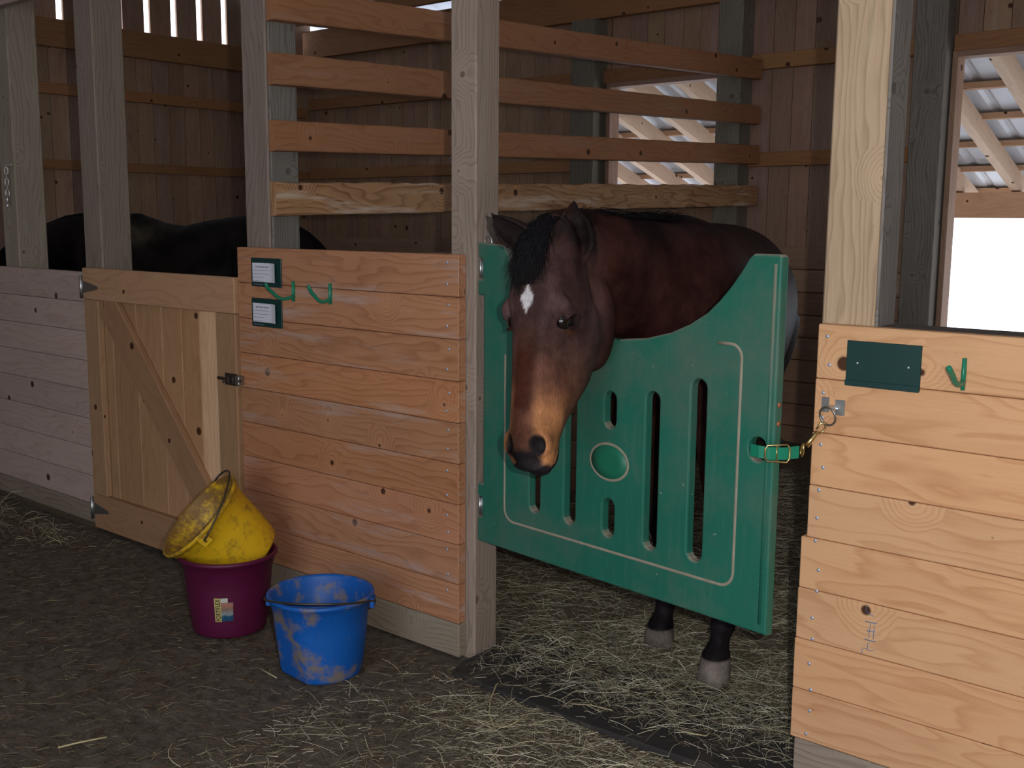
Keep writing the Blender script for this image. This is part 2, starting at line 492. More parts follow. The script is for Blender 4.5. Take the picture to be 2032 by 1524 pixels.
def snowy():
    M, t, b = mat_base('pale_yard', 0.9, 0.1)
    oc = N(t, 'ShaderNodeTexCoord').outputs['Object']
    L(t, mixc(t, noise(t, oc, 0.6, 4), (0.72, 0.72, 0.74), (0.85, 0.85, 0.87)), b.inputs['Base Color'])
    return M
M_yard = snowy()
o = uneven('ground_outside', -40, 40, YB + 0.1, 60, 30, 30, lambda x, y: -0.03, M_yard); tag(o, kind='structure')
o = uneven('ground_yard', -30, 40, -40, -6.85, 20, 20, lambda x, y: -0.03, M_yard); tag(o, kind='structure')
# ================================================================== stall front
U = 0.13
def screws(par, pts, y):
    src = None
    for x, z in pts:
        if src is None:
            m_ = MB(); m_.lathe([(0.0, 0.0), (0.0045, 0.0), (0.0045, 0.0012), (0.002, 0.002), (0.0, 0.002)], 10)
            for p in m_.v: p.y, p.z = -p.z, p.y
            src = m_.build('screw', M_screw, par)
            o_ = src
        else:
            o_ = src.copy(); COL.objects.link(o_)
        ident(o_); o_.location = (x, y, z)
def plank_front(name, x0, x1, ztop, n, mat, base_mat, label, base_h=0.11, jag=0.0, tones=None, cap=False, y0=0.0, base_lo=0.0):
    r = empty(name, ((x0 + x1) / 2, 0.018, 0), label=label, cat='wall panel')
    mb = MB()
    for i in range(n):
        zt = ztop - i * U
        xa = x0 + (jag[i] if jag else 0)
        mb.board((xa, y0, zt - U + 0.0012), (x1, y0 + 0.034, zt - 0.0004), 0, tones[i] if tones else None)
    ident(mb.build('planks', mat, r, bevel=0.0022))
    zb = ztop - n * U
    mb = MB(); mb.board((x0 - 0.0, y0 + 0.002, base_lo), (x1, y0 + 0.036, zb - 0.002), 0)
    ident(mb.build('base_board', base_mat, r, bevel=0.003))
    return r
# left panel
tl = [(0.98 + random.uniform(-.08, .08),) * 3 for _ in range(8)]
pl = plank_front('plank_panel', -5.15, -2.235, 1.150, 8, M_pine_grey, M_treated, 'greyish plank stall wall at the far left beside the half door', tones=tl, base_lo=0.022)
mb = MB(); mb.board((-5.15, 0.010, -0.03), (-2.235, 0.036, 0.020), 0, (0.4, 0.36, 0.34)); ident(mb.build('skirt_board', M_treated, pl))
# centre panel
tc = [(1, .98, .98), (1.05, 1.02, 1.0), (1.0, .98, .95), (1.1, 1.0, .88), (.95, .95, .93), (1.0, .93, .85), (1.08, 1.02, 1.05), (1.0, 1.0, 1.05), (1.05, 1.05, 1.08)]
pc = plank_front('plank_panel', -1.113, 0.0, 1.282, 9, M_pine_red, M_treated, 'reddish plank stall wall in the middle carrying two notice cards', tones=tc)
screws(pc, [(-0.045 + random.uniform(-.006, .006), 1.282 - 0.03 - i * 0.065 + random.uniform(-.01, .01)) for i in range(17)], 0.0)
# right panel
jag = [0.012, 0.011, 0.009, 0.008, -0.006, -0.008, -0.010, -0.010]
tr = [(1.0, .97, .95), (1.02, .97, .93), (1.06, 1.0, .95), (1.0, .98, .98), (1.04, 1.0, .97), (1.0, .98, .98), (1.02, .95, .92), (1.0, .96, .95)]
pr = plank_front('plank_panel', 1.148, 2.30, 1.150, 8, M_pine, M_treated, 'pale new plank stall wall at the right edge with a dark green plate', jag=jag, tones=tr)
screws(pr, [(1.185 + random.uniform(-.008, .008), 1.150 - 0.035 - i * 0.062 + random.uniform(-.008, .008)) for i in range(17)], 0.0)
mb = MB(); mb.board((1.285, 0.036, 1.115), (2.30, 0.15, 1.149), 0, (0.55, 0.5, 0.5)); ident(mb.build('cap_board', M_treated_grey, pr, bevel=0.003))
# crayon mark on the fifth plank
mk = MB()
for poly in ([(1.315, .495), (1.314, .478), (1.333, .472)], [(1.314, .455), (1.342, .456)], [(1.326, .453), (1.324, .416)], [(1.336, .451), (1.335, .416)], [(1.319, .433), (1.339, .435)],
             [(1.314, .411), (1.341, .411)], [(1.31, .386), (1.309, .373)], [(1.311, .388), (1.324, .39)], [(1.323, .405), (1.322, .386)], [(1.323, .386), (1.339, .389)]):
    for (a, b_), (c, d) in zip(poly[:-1], poly[1:]):
        mk.tube([(a, -0.0002, b_), (c, -0.0002, d)], 0.0017 if abs(c - a) < .02 else .0024, 6, flat=0.35)
ident(mk.build('crayon_mark', M_pencil, pr))

# posts
def post(x0, x1, y0, y1, z1, label, mat=M_treated, z0=-0.05, tone=None):
    mb = MB(); mb.board((x0, y0, z0), (x1, y1, z1), 2, tone)
    o_ = mb.build('wooden_post', mat, bevel=0.005)
    tag(o_, label, 'post')
    return o_
HP = 3.9
post(-0.068, 0.036, 0.037, 0.145, HP, 'tall square wooden post between the middle plank wall and the green gate')
post(-1.105, -0.966, 0.037, 0.050, HP, 'tall tan facing board at the left end of the slats')
post(-1.105, -0.966, 0.051, 0.178, HP, 'grey green post the slats are nailed to at their left end', M_treated_grey, tone=(.85, .90, .92))
post(-2.275, -2.13, 0.037, 0.18, HP, 'tall square wooden post rising behind the hinge side of the half door')
post(-3.03, -2.885, 0.037, 0.18, HP, 'square wooden post cut by the left edge of the photo, a snap chain on it')
post(1.150, 1.277, 0.037, 0.052, HP, 'tall pale facing board rising from the right plank wall', tone=(1.6, 1.42, 1.25))
post(1.155, 1.279, 0.053, 0.165, HP, 'tall weathered grey post directly behind the pale facing board at the right', M_treated_grey, tone=(1.1, 1.15, 1.25))
# header over the stall fronts
beam('header_beam', (-5.15, -0.01, 2.335), (6.9, 0.034, 2.57), 0, 'board across the front posts, its underside just cut by the top left corner', M_pine_grey)
beam('header_beam', (-5.15, 0.19, 2.86), (6.9, 0.23, 3.05), 0, 'long header board above the stall fronts')

# slatted divider between the two stalls
dv = empty('slatted_divider', (-0.95, 1.8, 0), label='open divider of brown horizontal slats running back between the two stalls', cat='divider')
zs = [(2.055, 2.185, 2.19, 2.31), (1.853, 1.969, 1.965, 2.085), (1.622, 1.735, 1.732, 1.850), (1.395, 1.516, 1.495, 1.614)]
zs = [(2.072, 2.190, 2.233, 2.353, M_slat), (1.853, 1.967, 1.969, 2.082, M_slat), (1.622, 1.733, 1.734, 1.850, M_slat), (1.393, 1.516, 1.485, 1.612, M_slat_chewed)]
for i, (a0, a1, b0, b1, mt) in enumerate(zs):
    mb = MB()
    y0, y1 = 0.045, 3.655
    ns = 24
    off = (random.uniform(0, 40), random.uniform(0, 40))
    rr = random.Random(3 + i)
    rings = []
    for k in range(ns * 3 + 1):
        f_ = k / (ns * 3); y = y0 + (y1 - y0) * f_
        za = a0 + (b0 - a0) * f_; zb = a1 + (b1 - a1) * f_
        j1 = rr.uniform(-1, 1) * (0.004 if mt is M_slat_chewed else 0.0012); j2 = rr.uniform(-1, 1) * (0.002 if mt is M_slat_chewed else 0.0008)
        rings.append([(-0.965, y, za + j2), (-0.933, y, za + j2 + 0.003), (-0.930, y, za + j2 + 0.008), (-0.930, y, zb + j1 - 0.008), (-0.933, y, zb + j1 - 0.003), (-0.965, y, zb + j1)])
    mb.grid(rings, True, True, smooth=False)
    n = 6; uvn = []
    for fi, fc in enumerate(mb.f):
        q = []
        for vi in fc:
            p = mb.v[vi]; q.append((p.y + off[0], p.z + off[1] + (0.2 if abs(p.x + 0.965) < 1e-4 else 0)))
        uvn.append(q)
    mb.uv = uvn
    mb.t = [((0.97, .97, .97) if i % 2 else (1.03, 1, .98))] * len(mb.f)
    ident(mb.build('slat', mt, dv))
# lower half of the divider: boards
mb = MB()
for i in range(9): mb.board((-0.965, 0.18, 0.03 + i * 0.136), (-0.935, 3.60, 0.163 + i * 0.136), 1)
ident(mb.build('lower_boards', M_rough, dv, bevel=0.002))

# half door
dr = empty('stall_door', (-2.215, 0.015, 0), label='wooden half door with a diagonal brace between the left panel and the middle panel', cat='door')
def dpart(nm, lo, hi, g, tone=None, mat=M_door, bev=0.003, rot=None):
    m_ = MB(); m_.board(lo, hi, g, tone, rot=rot); return ident(m_.build(nm, mat, dr, bevel=bev))
dpart('top_rail', (-2.218, -0.012, 1.034), (-1.122, 0.016, 1.170), 0, (1.12, 1.08, 1.12))
dpart('bottom_rail', (-2.215, -0.012, 0.012), (-1.122, 0.016, 0.166), 0, (.85, .8, .8))
dpart('stile', (-2.215, -0.012, 0.167), (-2.10, 0.016, 1.033), 2, (.9, .9, .9))
dpart('stile', (-1.245, -0.012, 0.167), (-1.122, 0.016, 1.033), 2, (.85, .83, .8))
ax_, az_, bx_, bz_ = -2.040, 1.025, -1.258, 0.165
ln = math.hypot(bx_ - ax_, bz_ - az_); an = math.atan2(bz_ - az_, bx_ - ax_)
cx_, cz_ = (ax_ + bx_) / 2, (az_ + bz_) / 2
dpart('diagonal_brace', (cx_ - ln / 2, -0.011, cz_ - 0.068), (cx_ + ln / 2, 0.0155, cz_ + 0.068), 0, (.80, .74, .72), rot=Matrix.Rotation(-an, 3, 'Y'))
xx = [-2.205, -2.04, -1.85, -1.66, -1.52, -1.395, -1.245, -1.13]
for a, b_, tn in zip(xx[:-1], xx[1:], [(.95, .95, .9), (.9, .85, .8), (1.0, .97, .9), (1.05, 1, .95), (1.05, .98, .9), (1.75, 1.9, 2.1), (.9, .9, .9)]):
    dpart('backing_board', (a + .001, 0.017, 0.015), (b_ - .001, 0.034, 1.165), 2, tn)
def strap_hinge(z):
    m_ = MB()
    m_.tube([(-2.226, -0.016, z - 0.05), (-2.226, -0.016, z + 0.05)], 0.0065, 10)
    hb = ident(m_.build('hinge', M_metal, dr))
    m_ = MB(); n_ = len(m_.v)
    m_.v += [Vector(p) for p in ((-2.221, -0.0155, z - .028), (-2.09, -0.0155, z - .006), (-2.09, -0.0155, z + .006), (-2.221, -0.0155, z + .028), (-2.221, -0.0125, z - .028), (-2.09, -0.0125, z - .006), (-2.09, -0.0125, z + .006), (-2.221, -0.0125, z + .028))]
    m_.f += [(0, 1, 2, 3), (4, 7, 6, 5), (0, 4, 5, 1), (1, 5, 6, 2), (2, 6, 7, 3), (3, 7, 4, 0)]
    m_.uv += [[(0, 0)] * 4] * 6; m_.t += [(1, 1, 1)] * 6; m_.sm += [False] * 6
    lf = m_.build('hinge_leaf', M_iron, hb); lf.matrix_parent_inverse = dr.matrix_world.inverted() @ Matrix.Identity(4)
    lf.matrix_parent_inverse = Matrix.Identity(4)
strap_hinge(1.088); strap_hinge(0.100)
# slide bolt
m_ = MB(); m_.board((-1.19, -0.016, 0.765), (-1.115, -0.0125, 0.81), 0); m_.tube([(-1.225, -0.022, 0.788), (-1.085, -0.022, 0.788)], 0.0065, 10); m_.tube([(-1.17, -0.022, 0.788), (-1.17, -0.04, 0.778)], 0.005, 8)
m_.board((-1.165, -0.03, 0.776), (-1.15, -0.016, 0.80), 2); m_.board((-1.135, -0.03, 0.776), (-1.12, -0.016, 0.80), 2)
ident(m_.build('slide_bolt', M_wire, dr, bevel=0.001))
tag(None or beam('latch_keeper', (-1.112, -0.028, 0.772), (-1.088, -0.0005, 0.806), 2, 'small dark latch keeper on the left edge of the middle plank wall', M_iron, cat='latch'))

# notice cards
def card(x0, x1, z0, z1, label, seed):
    rr = random.Random(seed)
    r = empty('notice_card', ((x0 + x1) / 2, -0.003, (z0 + z1) / 2), label=label, cat='card', group=None)
    m_ = MB(); m_.board((x0, -0.006, z0), (x1, -0.0005, z1), 0)
    ident(m_.build('holder_plate', M_sign, r, bevel=0.001))
    # sheet, its right side curling off the plate
    px0, px1, pz0, pz1 = x0 + 0.010, x1 - 0.018, z0 + 0.017, z1 - 0.018
    k = 10; top = []
    rings = []
    for i in range(k + 1):
        f_ = i / k; x = px0 + (px1 - px0) * f_; y = -0.0075 - 0.012 * max(0, f_ - 0.7) ** 1.6 / 0.3 ** 1.6
        rings.append([(x, y, pz0), (x, y - 0.0006, pz0), (x, y - 0.0006, pz1), (x, y, pz1)])
    m_ = MB(); m_.grid(rings, True, True, smooth=False); pp = ident(m_.build('paper', M_paper, r))
    m_ = MB()
    for q in range(6):
        z = pz1 - 0.014 - q * 0.0125
        th = 0.0022 if q == 0 else 0.0010
        x = px0 + 0.006 + (0.012 if q == 0 else 0)
        end = px0 + (px1 - px0) * (0.66 if q in (0, 1, 2) else 0.45)
        while x < end:
            w_ = rr.uniform(0.006, 0.016)
            m_.board((x, -0.0089, z - th), (min(x + w_, end), -0.0081, z + th), 0)
            x += w_ + rr.uniform(0.002, 0.004)
    fl_ = m_.build('faint_lines', M_ink, pp)
    fl_.matrix_parent_inverse = Matrix.Translation(r.location).inverted() @ Matrix.Identity(4)
    fl_.matrix_parent_inverse = Matrix.Identity(4)
    return r
card(-1.022, -0.851, 1.143, 1.246, 'white notice in a dark green holder, the upper of two', 1)
card(-1.025, -0.853, 0.998, 1.101, 'white notice in a dark green holder, the lower of two', 2)

# green hooks
def hook(x, zt, zb, reach, rise, label, ex=2.6):
    r = empty('tack_hook', (x, 0, (zt + zb) / 2), label=label, cat='hook')
    m_ = MB(); m_.tube([(x, -0.005, zt), (x, -0.005, (zt + zb) / 2), (x, -0.005, zb)], [0.0065, 0.0075, 0.0065], 10, flat=0.7)
    ident(m_.build('back_plate', M_hookgreen, r))
    pts = []
    z0 = zb + 0.018
    for i in range(15):
        a = i / 14
        pts.append((x, -0.006 - reach * (a * .5 + .5 * math.sin(a * math.pi * 0.5)), z0 - 0.010 * math.sin(min(1, a * 1.6) * math.pi) + rise * a ** ex))
    m_ = MB(); m_.tube(pts, [0.0062] * 14 + [0.005], 10); ident(m_.build('hook_arm', M_hookgreen, r))
    return r
hook(-0.784, 1.170, 1.100, 0.118, 0.050, 'green metal hook next to the upper notice, left of the pair')
hook(-0.588, 1.170, 1.100, 0.092, 0.050, 'green metal hook on the middle plank wall, right of the pair')
hook(1.500, 1.098, 1.028, 0.098, 0.042, 'green metal hook on the pale right plank wall', 1.3)

# dark green plate
r = empty('green_plate', (1.32, -0.004, 1.065), label='blank dark green rectangular plate screwed to the pale right plank wall', cat='sign')
m_ = MB(); m_.board((1.235, -0.006, 1.014), (1.407, -0.0005, 1.117), 0); ident(m_.build('plate', M_sign, r, bevel=0.001))
m_ = MB(); m_.board((1.235, -0.010, 1.012), (1.407, -0.006, 1.026), 0); ident(m_.build('bottom_lip', M_sign, r, bevel=0.001))
for x in (1.262, 1.380):
    m_ = MB(); m_.lathe([(0, 0), (0.003, 0), (0.0028, .001), (0, .0014)], 8)
    for p in m_.v: p.y, p.z = -p.z - 0.006, p.y + 1.066; p.x += x
    ident(m_.build('plate_screw', M_screw, r))

# ring bracket and the strap that keeps the gate shut
br = empty('ring_bracket', (1.207, 0, 0.955), label='galvanised two-tab bracket with a steel ring on the pale right plank wall', cat='bracket')
m_ = MB()
m_.board((1.178, -0.003, 0.942), (1.197, -0.0003, 0.978), 2); m_.board((1.212, -0.003, 0.938), (1.236, -0.0003, 0.975), 2)
ident(m_.build('bracket_tab', M_metal, br, bevel=0.0008))
m_ = MB(); m_.tube([(1.197, -0.003, 0.958), (1.200, -0.012, 0.958), (1.205, -0.016, 0.958), (1.210, -0.012, 0.957), (1.213, -0.003, 0.957)], 0.010, 8, flat=0.2)
ident(m_.build('bracket_loop', M_metal, br))
def ring_pts(c, rad, a1, a2, n=28):
    a1 = Vector(a1).normalized(); a2 = Vector(a2).normalized()
    return [Vector(c) + a1 * rad * math.cos(2 * math.pi * i / n) + a2 * rad * math.sin(2 * math.pi * i / n) for i in range(n)]
m_ = MB(); m_.tube(ring_pts((1.203, -0.020, 0.936), 0.0225, (1, -.25, 0), (0, -.25, 1)), 0.0024, 8, closed=True)
ident(m_.build('steel_ring', M_iron, br))
st = empty('latch_strap', (1.12, -0.11, 0.85), label='green webbing strap with brass buckle and snap joining gate and right wall', cat='strap')
m_ = MB()
sp = [Vector(p) for p in ((1.040, -0.060, 0.853), (1.052, -0.105, 0.853), (1.066, -0.1285, 0.853), (1.090, -0.135, 0.853), (1.115, -0.130, 0.852), (1.140, -0.105, 0.851), (1.160, -0.075, 0.853))]
def ribbon(mb_, pts, hw, th, up=Vector((0, 0, 1))):
    rings = []
    for i, p in enumerate(pts):
        d = (pts[min(i + 1, len(pts) - 1)] - pts[max(i - 1, 0)]).normalized()
        nn = d.cross(up).normalized()
        rings.append([p + up * hw + nn * th, p - up * hw + nn * th, p - up * hw - nn * th, p + up * hw - nn * th])
    mb_.grid(rings, True, True, smooth=False)
ribbon(m_, sp, 0.0145, 0.0022)
ident(m_.build('webbing', M_hookgreen, st))
m_ = MB(); cb = Vector((1.128, -0.122, 0.852)); d1 = Vector((0.55, 0.45, 0)).normalized()
m_.tube([cb + d1 * a + Vector((0, 0, b_)) for a, b_ in ((-.022, -.019), (0.024, -.021), (.030, -.012), (.030, .012), (.024, .021), (-.022, .019), (-.027, .010), (-.027, -.010))], 0.0022, 8, closed=True)
m_.tube([cb + d1 * 0.0 + Vector((0, 0, -.019)), cb + Vector((0, 0, .019))], 0.0018, 8)
ident(m_.build('buckle', M_brass, st))
m_ = MB(); m_.tube(ring_pts((1.164, -0.066, 0.857), 0.0150, (0.4, -.5, 0.3), (0, 0, 1)), 0.0028, 8, closed=True)
ident(m_.build('end_ring', M_brass, st))
m_ = MB()
a_, b_ = Vector((1.170, -0.058, 0.866)), Vector((1.196, -0.028, 0.914))
m_.tube([a_, a_.lerp(b_, .35), a_.lerp(b_, .55), a_.lerp(b_, .7)], [0.0075, 0.0062, 0.0052, 0.0045], 10)
dd = (b_ - a_).normalized(); sd = dd.cross(Vector((0, 1, 0))).normalized()
e = a_.lerp(b_, .66)
m_.tube([e - sd * .004, e + dd * .010 - sd * .009, e + dd * .022 - sd * .008, e + dd * .028, e + dd * .022 + sd * .008, e + dd * .006 + sd * .006], 0.0024, 8)
ident(m_.build('snap_hook', M_brass, st))

# chain on the far left post
ch = empty('snap_chain', (-2.93, 0.03, 1.63), label='short chain with a shiny snap hanging on the far left post', cat='chain')
for k in range(5):
    a1 = (1, -.4, 0) if k % 2 else (0.3, 1, 0)
    m_ = MB(); m_.tube([Vector((-2.925, 0.017, 1.60 - k * 0.026)) + Vector(a1).normalized() * 0.008 * math.cos(2 * math.pi * i / 14) + Vector((0, 0, 0.017 * math.sin(2 * math.pi * i / 14))) for i in range(14)], 0.0022, 6, closed=True)
    ident(m_.build('chain_link', M_metal, ch))
m_ = MB(); m_.tube([(-2.925, .016, 1.485), (-2.925, .014, 1.462), (-2.932, .012, 1.445), (-2.925, .012, 1.432), (-2.916, .014, 1.446)], [.006, .006, .004, .0035, .003], 8); ident(m_.build('snap', M_metal, ch))
m_ = MB(); m_.tube([(-2.96, 0.032, 1.628), (-2.925, 0.02, 1.622), (-2.89, 0.032, 1.628)], 0.003, 8); ident(m_.build('staple', M_metal, ch))

# ================================================================== green gate
def gate_mat():
    M, t, b = mat_base('green_polyethylene', 0.5, 0.4)
    oc = N(t, 'ShaderNodeTexCoord').outputs['Object']
    a = noise(t, oc, 3.5, 5, 0.65); s_ = noise(t, scaled(t, oc, (60, 60, 6)), 1.0, 4, 0.7); sp_ = noise(t, oc, 55, 2, 0.5)
    c = mixc(t, a, (0.013, 0.120, 0.083), (0.020, 0.175, 0.125))
    c = mixc(t, mapr(t, s_, 0.52, 0.75, 0, 0.35), c, (0.085, 0.19, 0.155))
    c = mixc(t, mapr(t, noise(t, oc, 2.6, 6, 0.72), 0.45, 0.72, 0, 0.75), c, (0.12, 0.155, 0.13))
    sc_ = noise(t, scaled(t, oc, (18, 18, 70)), 1.0, 5, 0.75)
    c = mixc(t, mapr(t, sc_, 0.66, 0.76, 0, 0.55), c, (0.28, 0.36, 0.31))
    c = mixc(t, mapr(t, sp_, 0.72, 0.78, 0, 0.6), c, (0.38, 0.42, 0.38))
    nz_ = N(t, 'ShaderNodeSeparateXYZ'); L(t, N(t, 'ShaderNodeNewGeometry').outputs['Normal'], nz_.inputs[0])
    c = mixc(t, mapr(t, nz_.outputs[2], 0.25, 0.8, 0, 0.9), c, (0.33, 0.29, 0.235))      # dust lies on what faces up
    L(t, c, b.inputs['Base Color'])
    bump(t, b, noise(t, oc, 90, 3), 0.15, 0.001)
    return M
M_gate = gate_mat()
M_gdust = plain('dusty_green', (0.30, 0.27, 0.215), 0.85, var=0.3, vscale=30)
GA = math.radians(-7.66)
gt = empty('stall_gate', (0.040, 0.045, 0.0), GA, label='green plastic yoke gate with long slots closing the bay horse stall', cat='gate')
def arc_pts(cx, cy, r, a0, a1, n=6): return [(cx + r * math.cos(math.radians(a0 + (a1 - a0) * i / n)), cy + r * math.sin(math.radians(a0 + (a1 - a0) * i / n))) for i in range(n + 1)]
ZB, ZT, GW = 0.388, 1.312, 1.078
out = [(0.0, ZB), (GW, ZB + 0.006), (GW, ZT - 0.006), (GW - 0.008, ZT), (1.000, ZT)]
yoke = [(0.988, 1.302), (0.965, 1.268), (0.938, 1.233), (0.905, 1.197), (0.868, 1.164), (0.815, 1.132), (0.755, 1.106), (0.67, 1.084), (0.588, 1.075), (0.52, 1.075)]
out += yoke + [(1.108 - x, z) for x, z in yoke[::-1]] + [(0.112, ZT), (0.0, ZT + 0.008)]
# hinge notches on the left edge
out += [(0.0, 1.272), (0.020, 1.272), (0.020, 1.208), (0.0, 1.208), (0.0, 1.160), (0.026, 1.160), (0.026, 0.575), (0.0, 0.575), (0.0, 0.535), (0.022, 0.530), (0.022, 0.470), (0.0, 0.465)]
def slot(cx, z0, z1, hw): return arc_pts(cx, z1 - hw, hw, 0, 180, 8) + arc_pts(cx, z0 + hw, hw, 180, 360, 8)
holes = [slot(0.258, 0.532, 0.995, 0.023), slot(0.403, 0.528, 0.945, 0.023), slot(0.553, 0.829, 0.930, 0.022), slot(0.553, 0.524, 0.632, 0.022),
         slot(0.703, 0.523, 0.948, 0.023), slot(0.852, 0.527, 0.998, 0.024), slot(1.032, 0.818, 0.878, 0.0245)]
cu = bpy.data.curves.new('gate_outline', 'CURVE'); cu.dimensions = '2D'; cu.fill_mode = 'BOTH'
for poly in [out] + holes:
    s_ = cu.splines.new('POLY'); s_.points.add(len(poly) - 1)
    for p, (x, z) in zip(s_.points, poly): p.co = (x, z, 0, 1)
    s_.use_cyclic_u = True
cu.extrude = 0.010; cu.bevel_depth = 0.005; cu.bevel_resolution = 1; cu.offset = -0.005
to = bpy.data.objects.new('tmp', cu); COL.objects.link(to)
dg = bpy.context.evaluated_depsgraph_get(); dg.update()
me = bpy.data.meshes.new_from_object(to.evaluated_get(dg))
bpy.data.objects.remove(to)
me.transform(Matrix(((1, 0, 0, 0), (0, 0, -1, 0), (0, 1, 0, 0), (0, 0, 0, 1))))
me.transform(Matrix.Translation((0, 0.015, 0)))
me.materials.clear(); me.materials.append(M_gate)
me.polygons.foreach_set('use_smooth', [False] * len(me.polygons))
go = bpy.data.objects.new('gate_panel', me); COL.objects.link(go); go.parent = gt
def strip(name, pts, mat, closed=False, rad=0.0045, fl_=0.55):
    m_ = MB(); m_.tube([(x, 0.0005, z) for x, z in pts], rad, 8, closed, flat=1.0)
    for p in m_.v: p.y = 0.0005 + (p.y - 0.0005) * fl_
    return m_.build(name, mat, gt)
bord = [(0.905, 1.094)] + arc_pts(0.945, 1.062, 0.032, 90, 0) + arc_pts(0.935, 0.527, 0.040, 0, -90) + arc_pts(0.166, 0.521, 0.040, 270, 180) + [(0.126, 0.99)]
strip('raised_border', bord, M_gdust)
strip('oval_rim', [(0.553 + 0.069 * math.cos(a), 0.735 + 0.050 * math.sin(a)) for a in np.linspace(0, 2 * math.pi, 40)[:-1]], M_gdust, True)
m_ = MB(); k = 40
m_.grid([[(0.553 + 0.066 * s2 * math.cos(a), y_, 0.735 + 0.048 * s2 * math.sin(a)) for a in np.linspace(0, 2 * math.pi, k)[:-1]] for s2, y_ in ((1.0, 0.001), (1.0, -0.0012), (0.5, -0.0016), (0.02, -0.0016))], True, True)
m_.build('oval_boss', plain('bright_green', (0.010, 0.16, 0.095), 0.5, var=0.1), gt)
# rim ledge round the yoke edge and outer edge
edge = [(1.058, ZB + 0.03), (1.062, 1.29)]
strip('edge_ridge', edge, M_gate, rad=0.005)
for z in (1.24, 0.50):
    m_ = MB(); m_.board((-0.004, 0.010, z - 0.028), (0.0185, 0.016, z + 0.028), 2); m_.tube([(0.005, 0.006, z - 0.028), (0.005, 0.006, z + 0.028)], 0.006, 10)
    m_.build('gate_hinge', M_metal, gt)
m_ = MB(); m_.tube([(0.018 + 0.016 * math.cos(a), 0.025, 1.318 + 0.020 * math.sin(a)) for a in np.linspace(-.2, math.pi + .2, 14)], 0.003, 8); m_.build('lifting_loop', M_metal, gt)
for z in (0.915, 0.960):
    m_ = MB(); m_.lathe([(0, 0), (0.006, 0), (0.006, .002), (0, .003)], 10)
    for p in m_.v: p.x, p.y, p.z = 1.078 + p.z, 0.014 + p.x, z + p.y
    m_.build('copper_rivet', plain('copper', (0.5, 0.16, 0.07), 0.5, 0.3), gt)
# ================================================================== buckets
def bucket_mat(name, col, dirt, lo, hi, ds, rough=0.5):
    return plain(name, col, rough, dirt=dirt, dirt_scale=ds, dirt_lo=lo, dirt_hi=hi, var=0.12, vscale=4, bumpa=0.15, bscale=40)
def bucket(label, loc, rt, rb, h, mat, flat_dir=None, R=None, name='feed_bucket', bail_ang=None, bail_dir=0.0, wire=M_wire):
    r = empty(name, loc, label=label, cat='bucket')
    if R is not None:
        r.rotation_mode = 'QUATERNION'; r.rotation_quaternion = R.to_quaternion()
    def df(x, y, z):
        if flat_dir is None: return x, y
        fx, fy = math.cos(flat_dir), math.sin(flat_dir)
        d = x * fx + y * fy; rr_ = math.hypot(x, y)
        f_ = min(1, max(0, (h - z) / h * 1.25 + 0.0))
        lim = rr_ * (1 - 0.17 * f_)
        if d > lim:
            k_ = d - lim; x -= fx * k_; y -= fy * k_
        return x, y
    t_ = 0.004
    def rz(z): return rb + (rt - 0.012 - rb) * z / h
    prof = [(0.001, 0.0), (rb - 0.012, 0.0), (rb - 0.003, 0.004), (rb, 0.012), (rz(h * .3), h * .3), (rz(h * .6), h * .6), (rz(h * .84), h * .84), (rz(h * .86) + 0.004, h * .86),
            (rz(h * .93) + 0.004, h * .93), (rt - .004, h * .94), (rt, h * .955), (rt + .001, h * .985), (rt - 0.003, h), (rt - 0.009, h), (rt - 0.014, h * .975),
            (rz(h * .88) - .002, h * .88), (rz(h * .86) - t_ - .003, h * .86), (rz(h * .5) - t_, h * .5), (rb - t_, 0.014), (rb - .02, 0.006), (0.001, 0.006)]
    m_ = MB(); m_.lathe(prof, 72, df)
    body = m_.build('bucket_body', mat, r)
    # bail handle: pivots on two ears just under the rim
    if bail_ang is not None:
        ca, sa = math.cos(bail_dir), math.sin(bail_dir)
        pts = []
        R0 = rt + 0.006
        zc = h * .90
        for i in range(33):
            a = math.pi * i / 32
            u_ = R0 * math.cos(a); q = (R0 * 1.02) * math.sin(a)
            lift = q * math.sin(bail_ang); out_ = q * math.cos(bail_ang)
            if i in (0, 32): pass
            pts.append((u_ * ca - out_ * sa, u_ * sa + out_ * ca, zc + lift))
        pts = [(pts[0][0] * .97, pts[0][1] * .97, zc - 0.012)] + pts + [(pts[-1][0] * .97, pts[-1][1] * .97, zc - 0.012)]
        m_ = MB(); m_.tube(pts, 0.0032, 8); m_.build('wire_handle', wire, r)
        for s2 in (1, -1):
            m_ = MB(); x_, y_ = s2 * R0 * ca, s2 * R0 * sa
            m_.board((-0.004, -0.018, zc - 0.022), (0.010, 0.018, zc + 0.012), 2)
            Rr = Matrix.Rotation(bail_dir + (0 if s2 > 0 else math.pi), 3, 'Z')
            for i in range(len(m_.v)): m_.v[i] = Rr @ (m_.v[i] + Vector((rt - 0.006, 0, 0)))
            m_.build('handle_ear', mat, r, bevel=0.002)
    return r
M_blue = bucket_mat('blue_plastic', (0.003, 0.105, 0.46), (0.20, 0.17, 0.155), 0.505, 0.62, 10)
M_maroon = bucket_mat('maroon_plastic', (0.095, 0.004, 0.040), (0.16, 0.09, 0.09), 0.68, 0.80, 14)
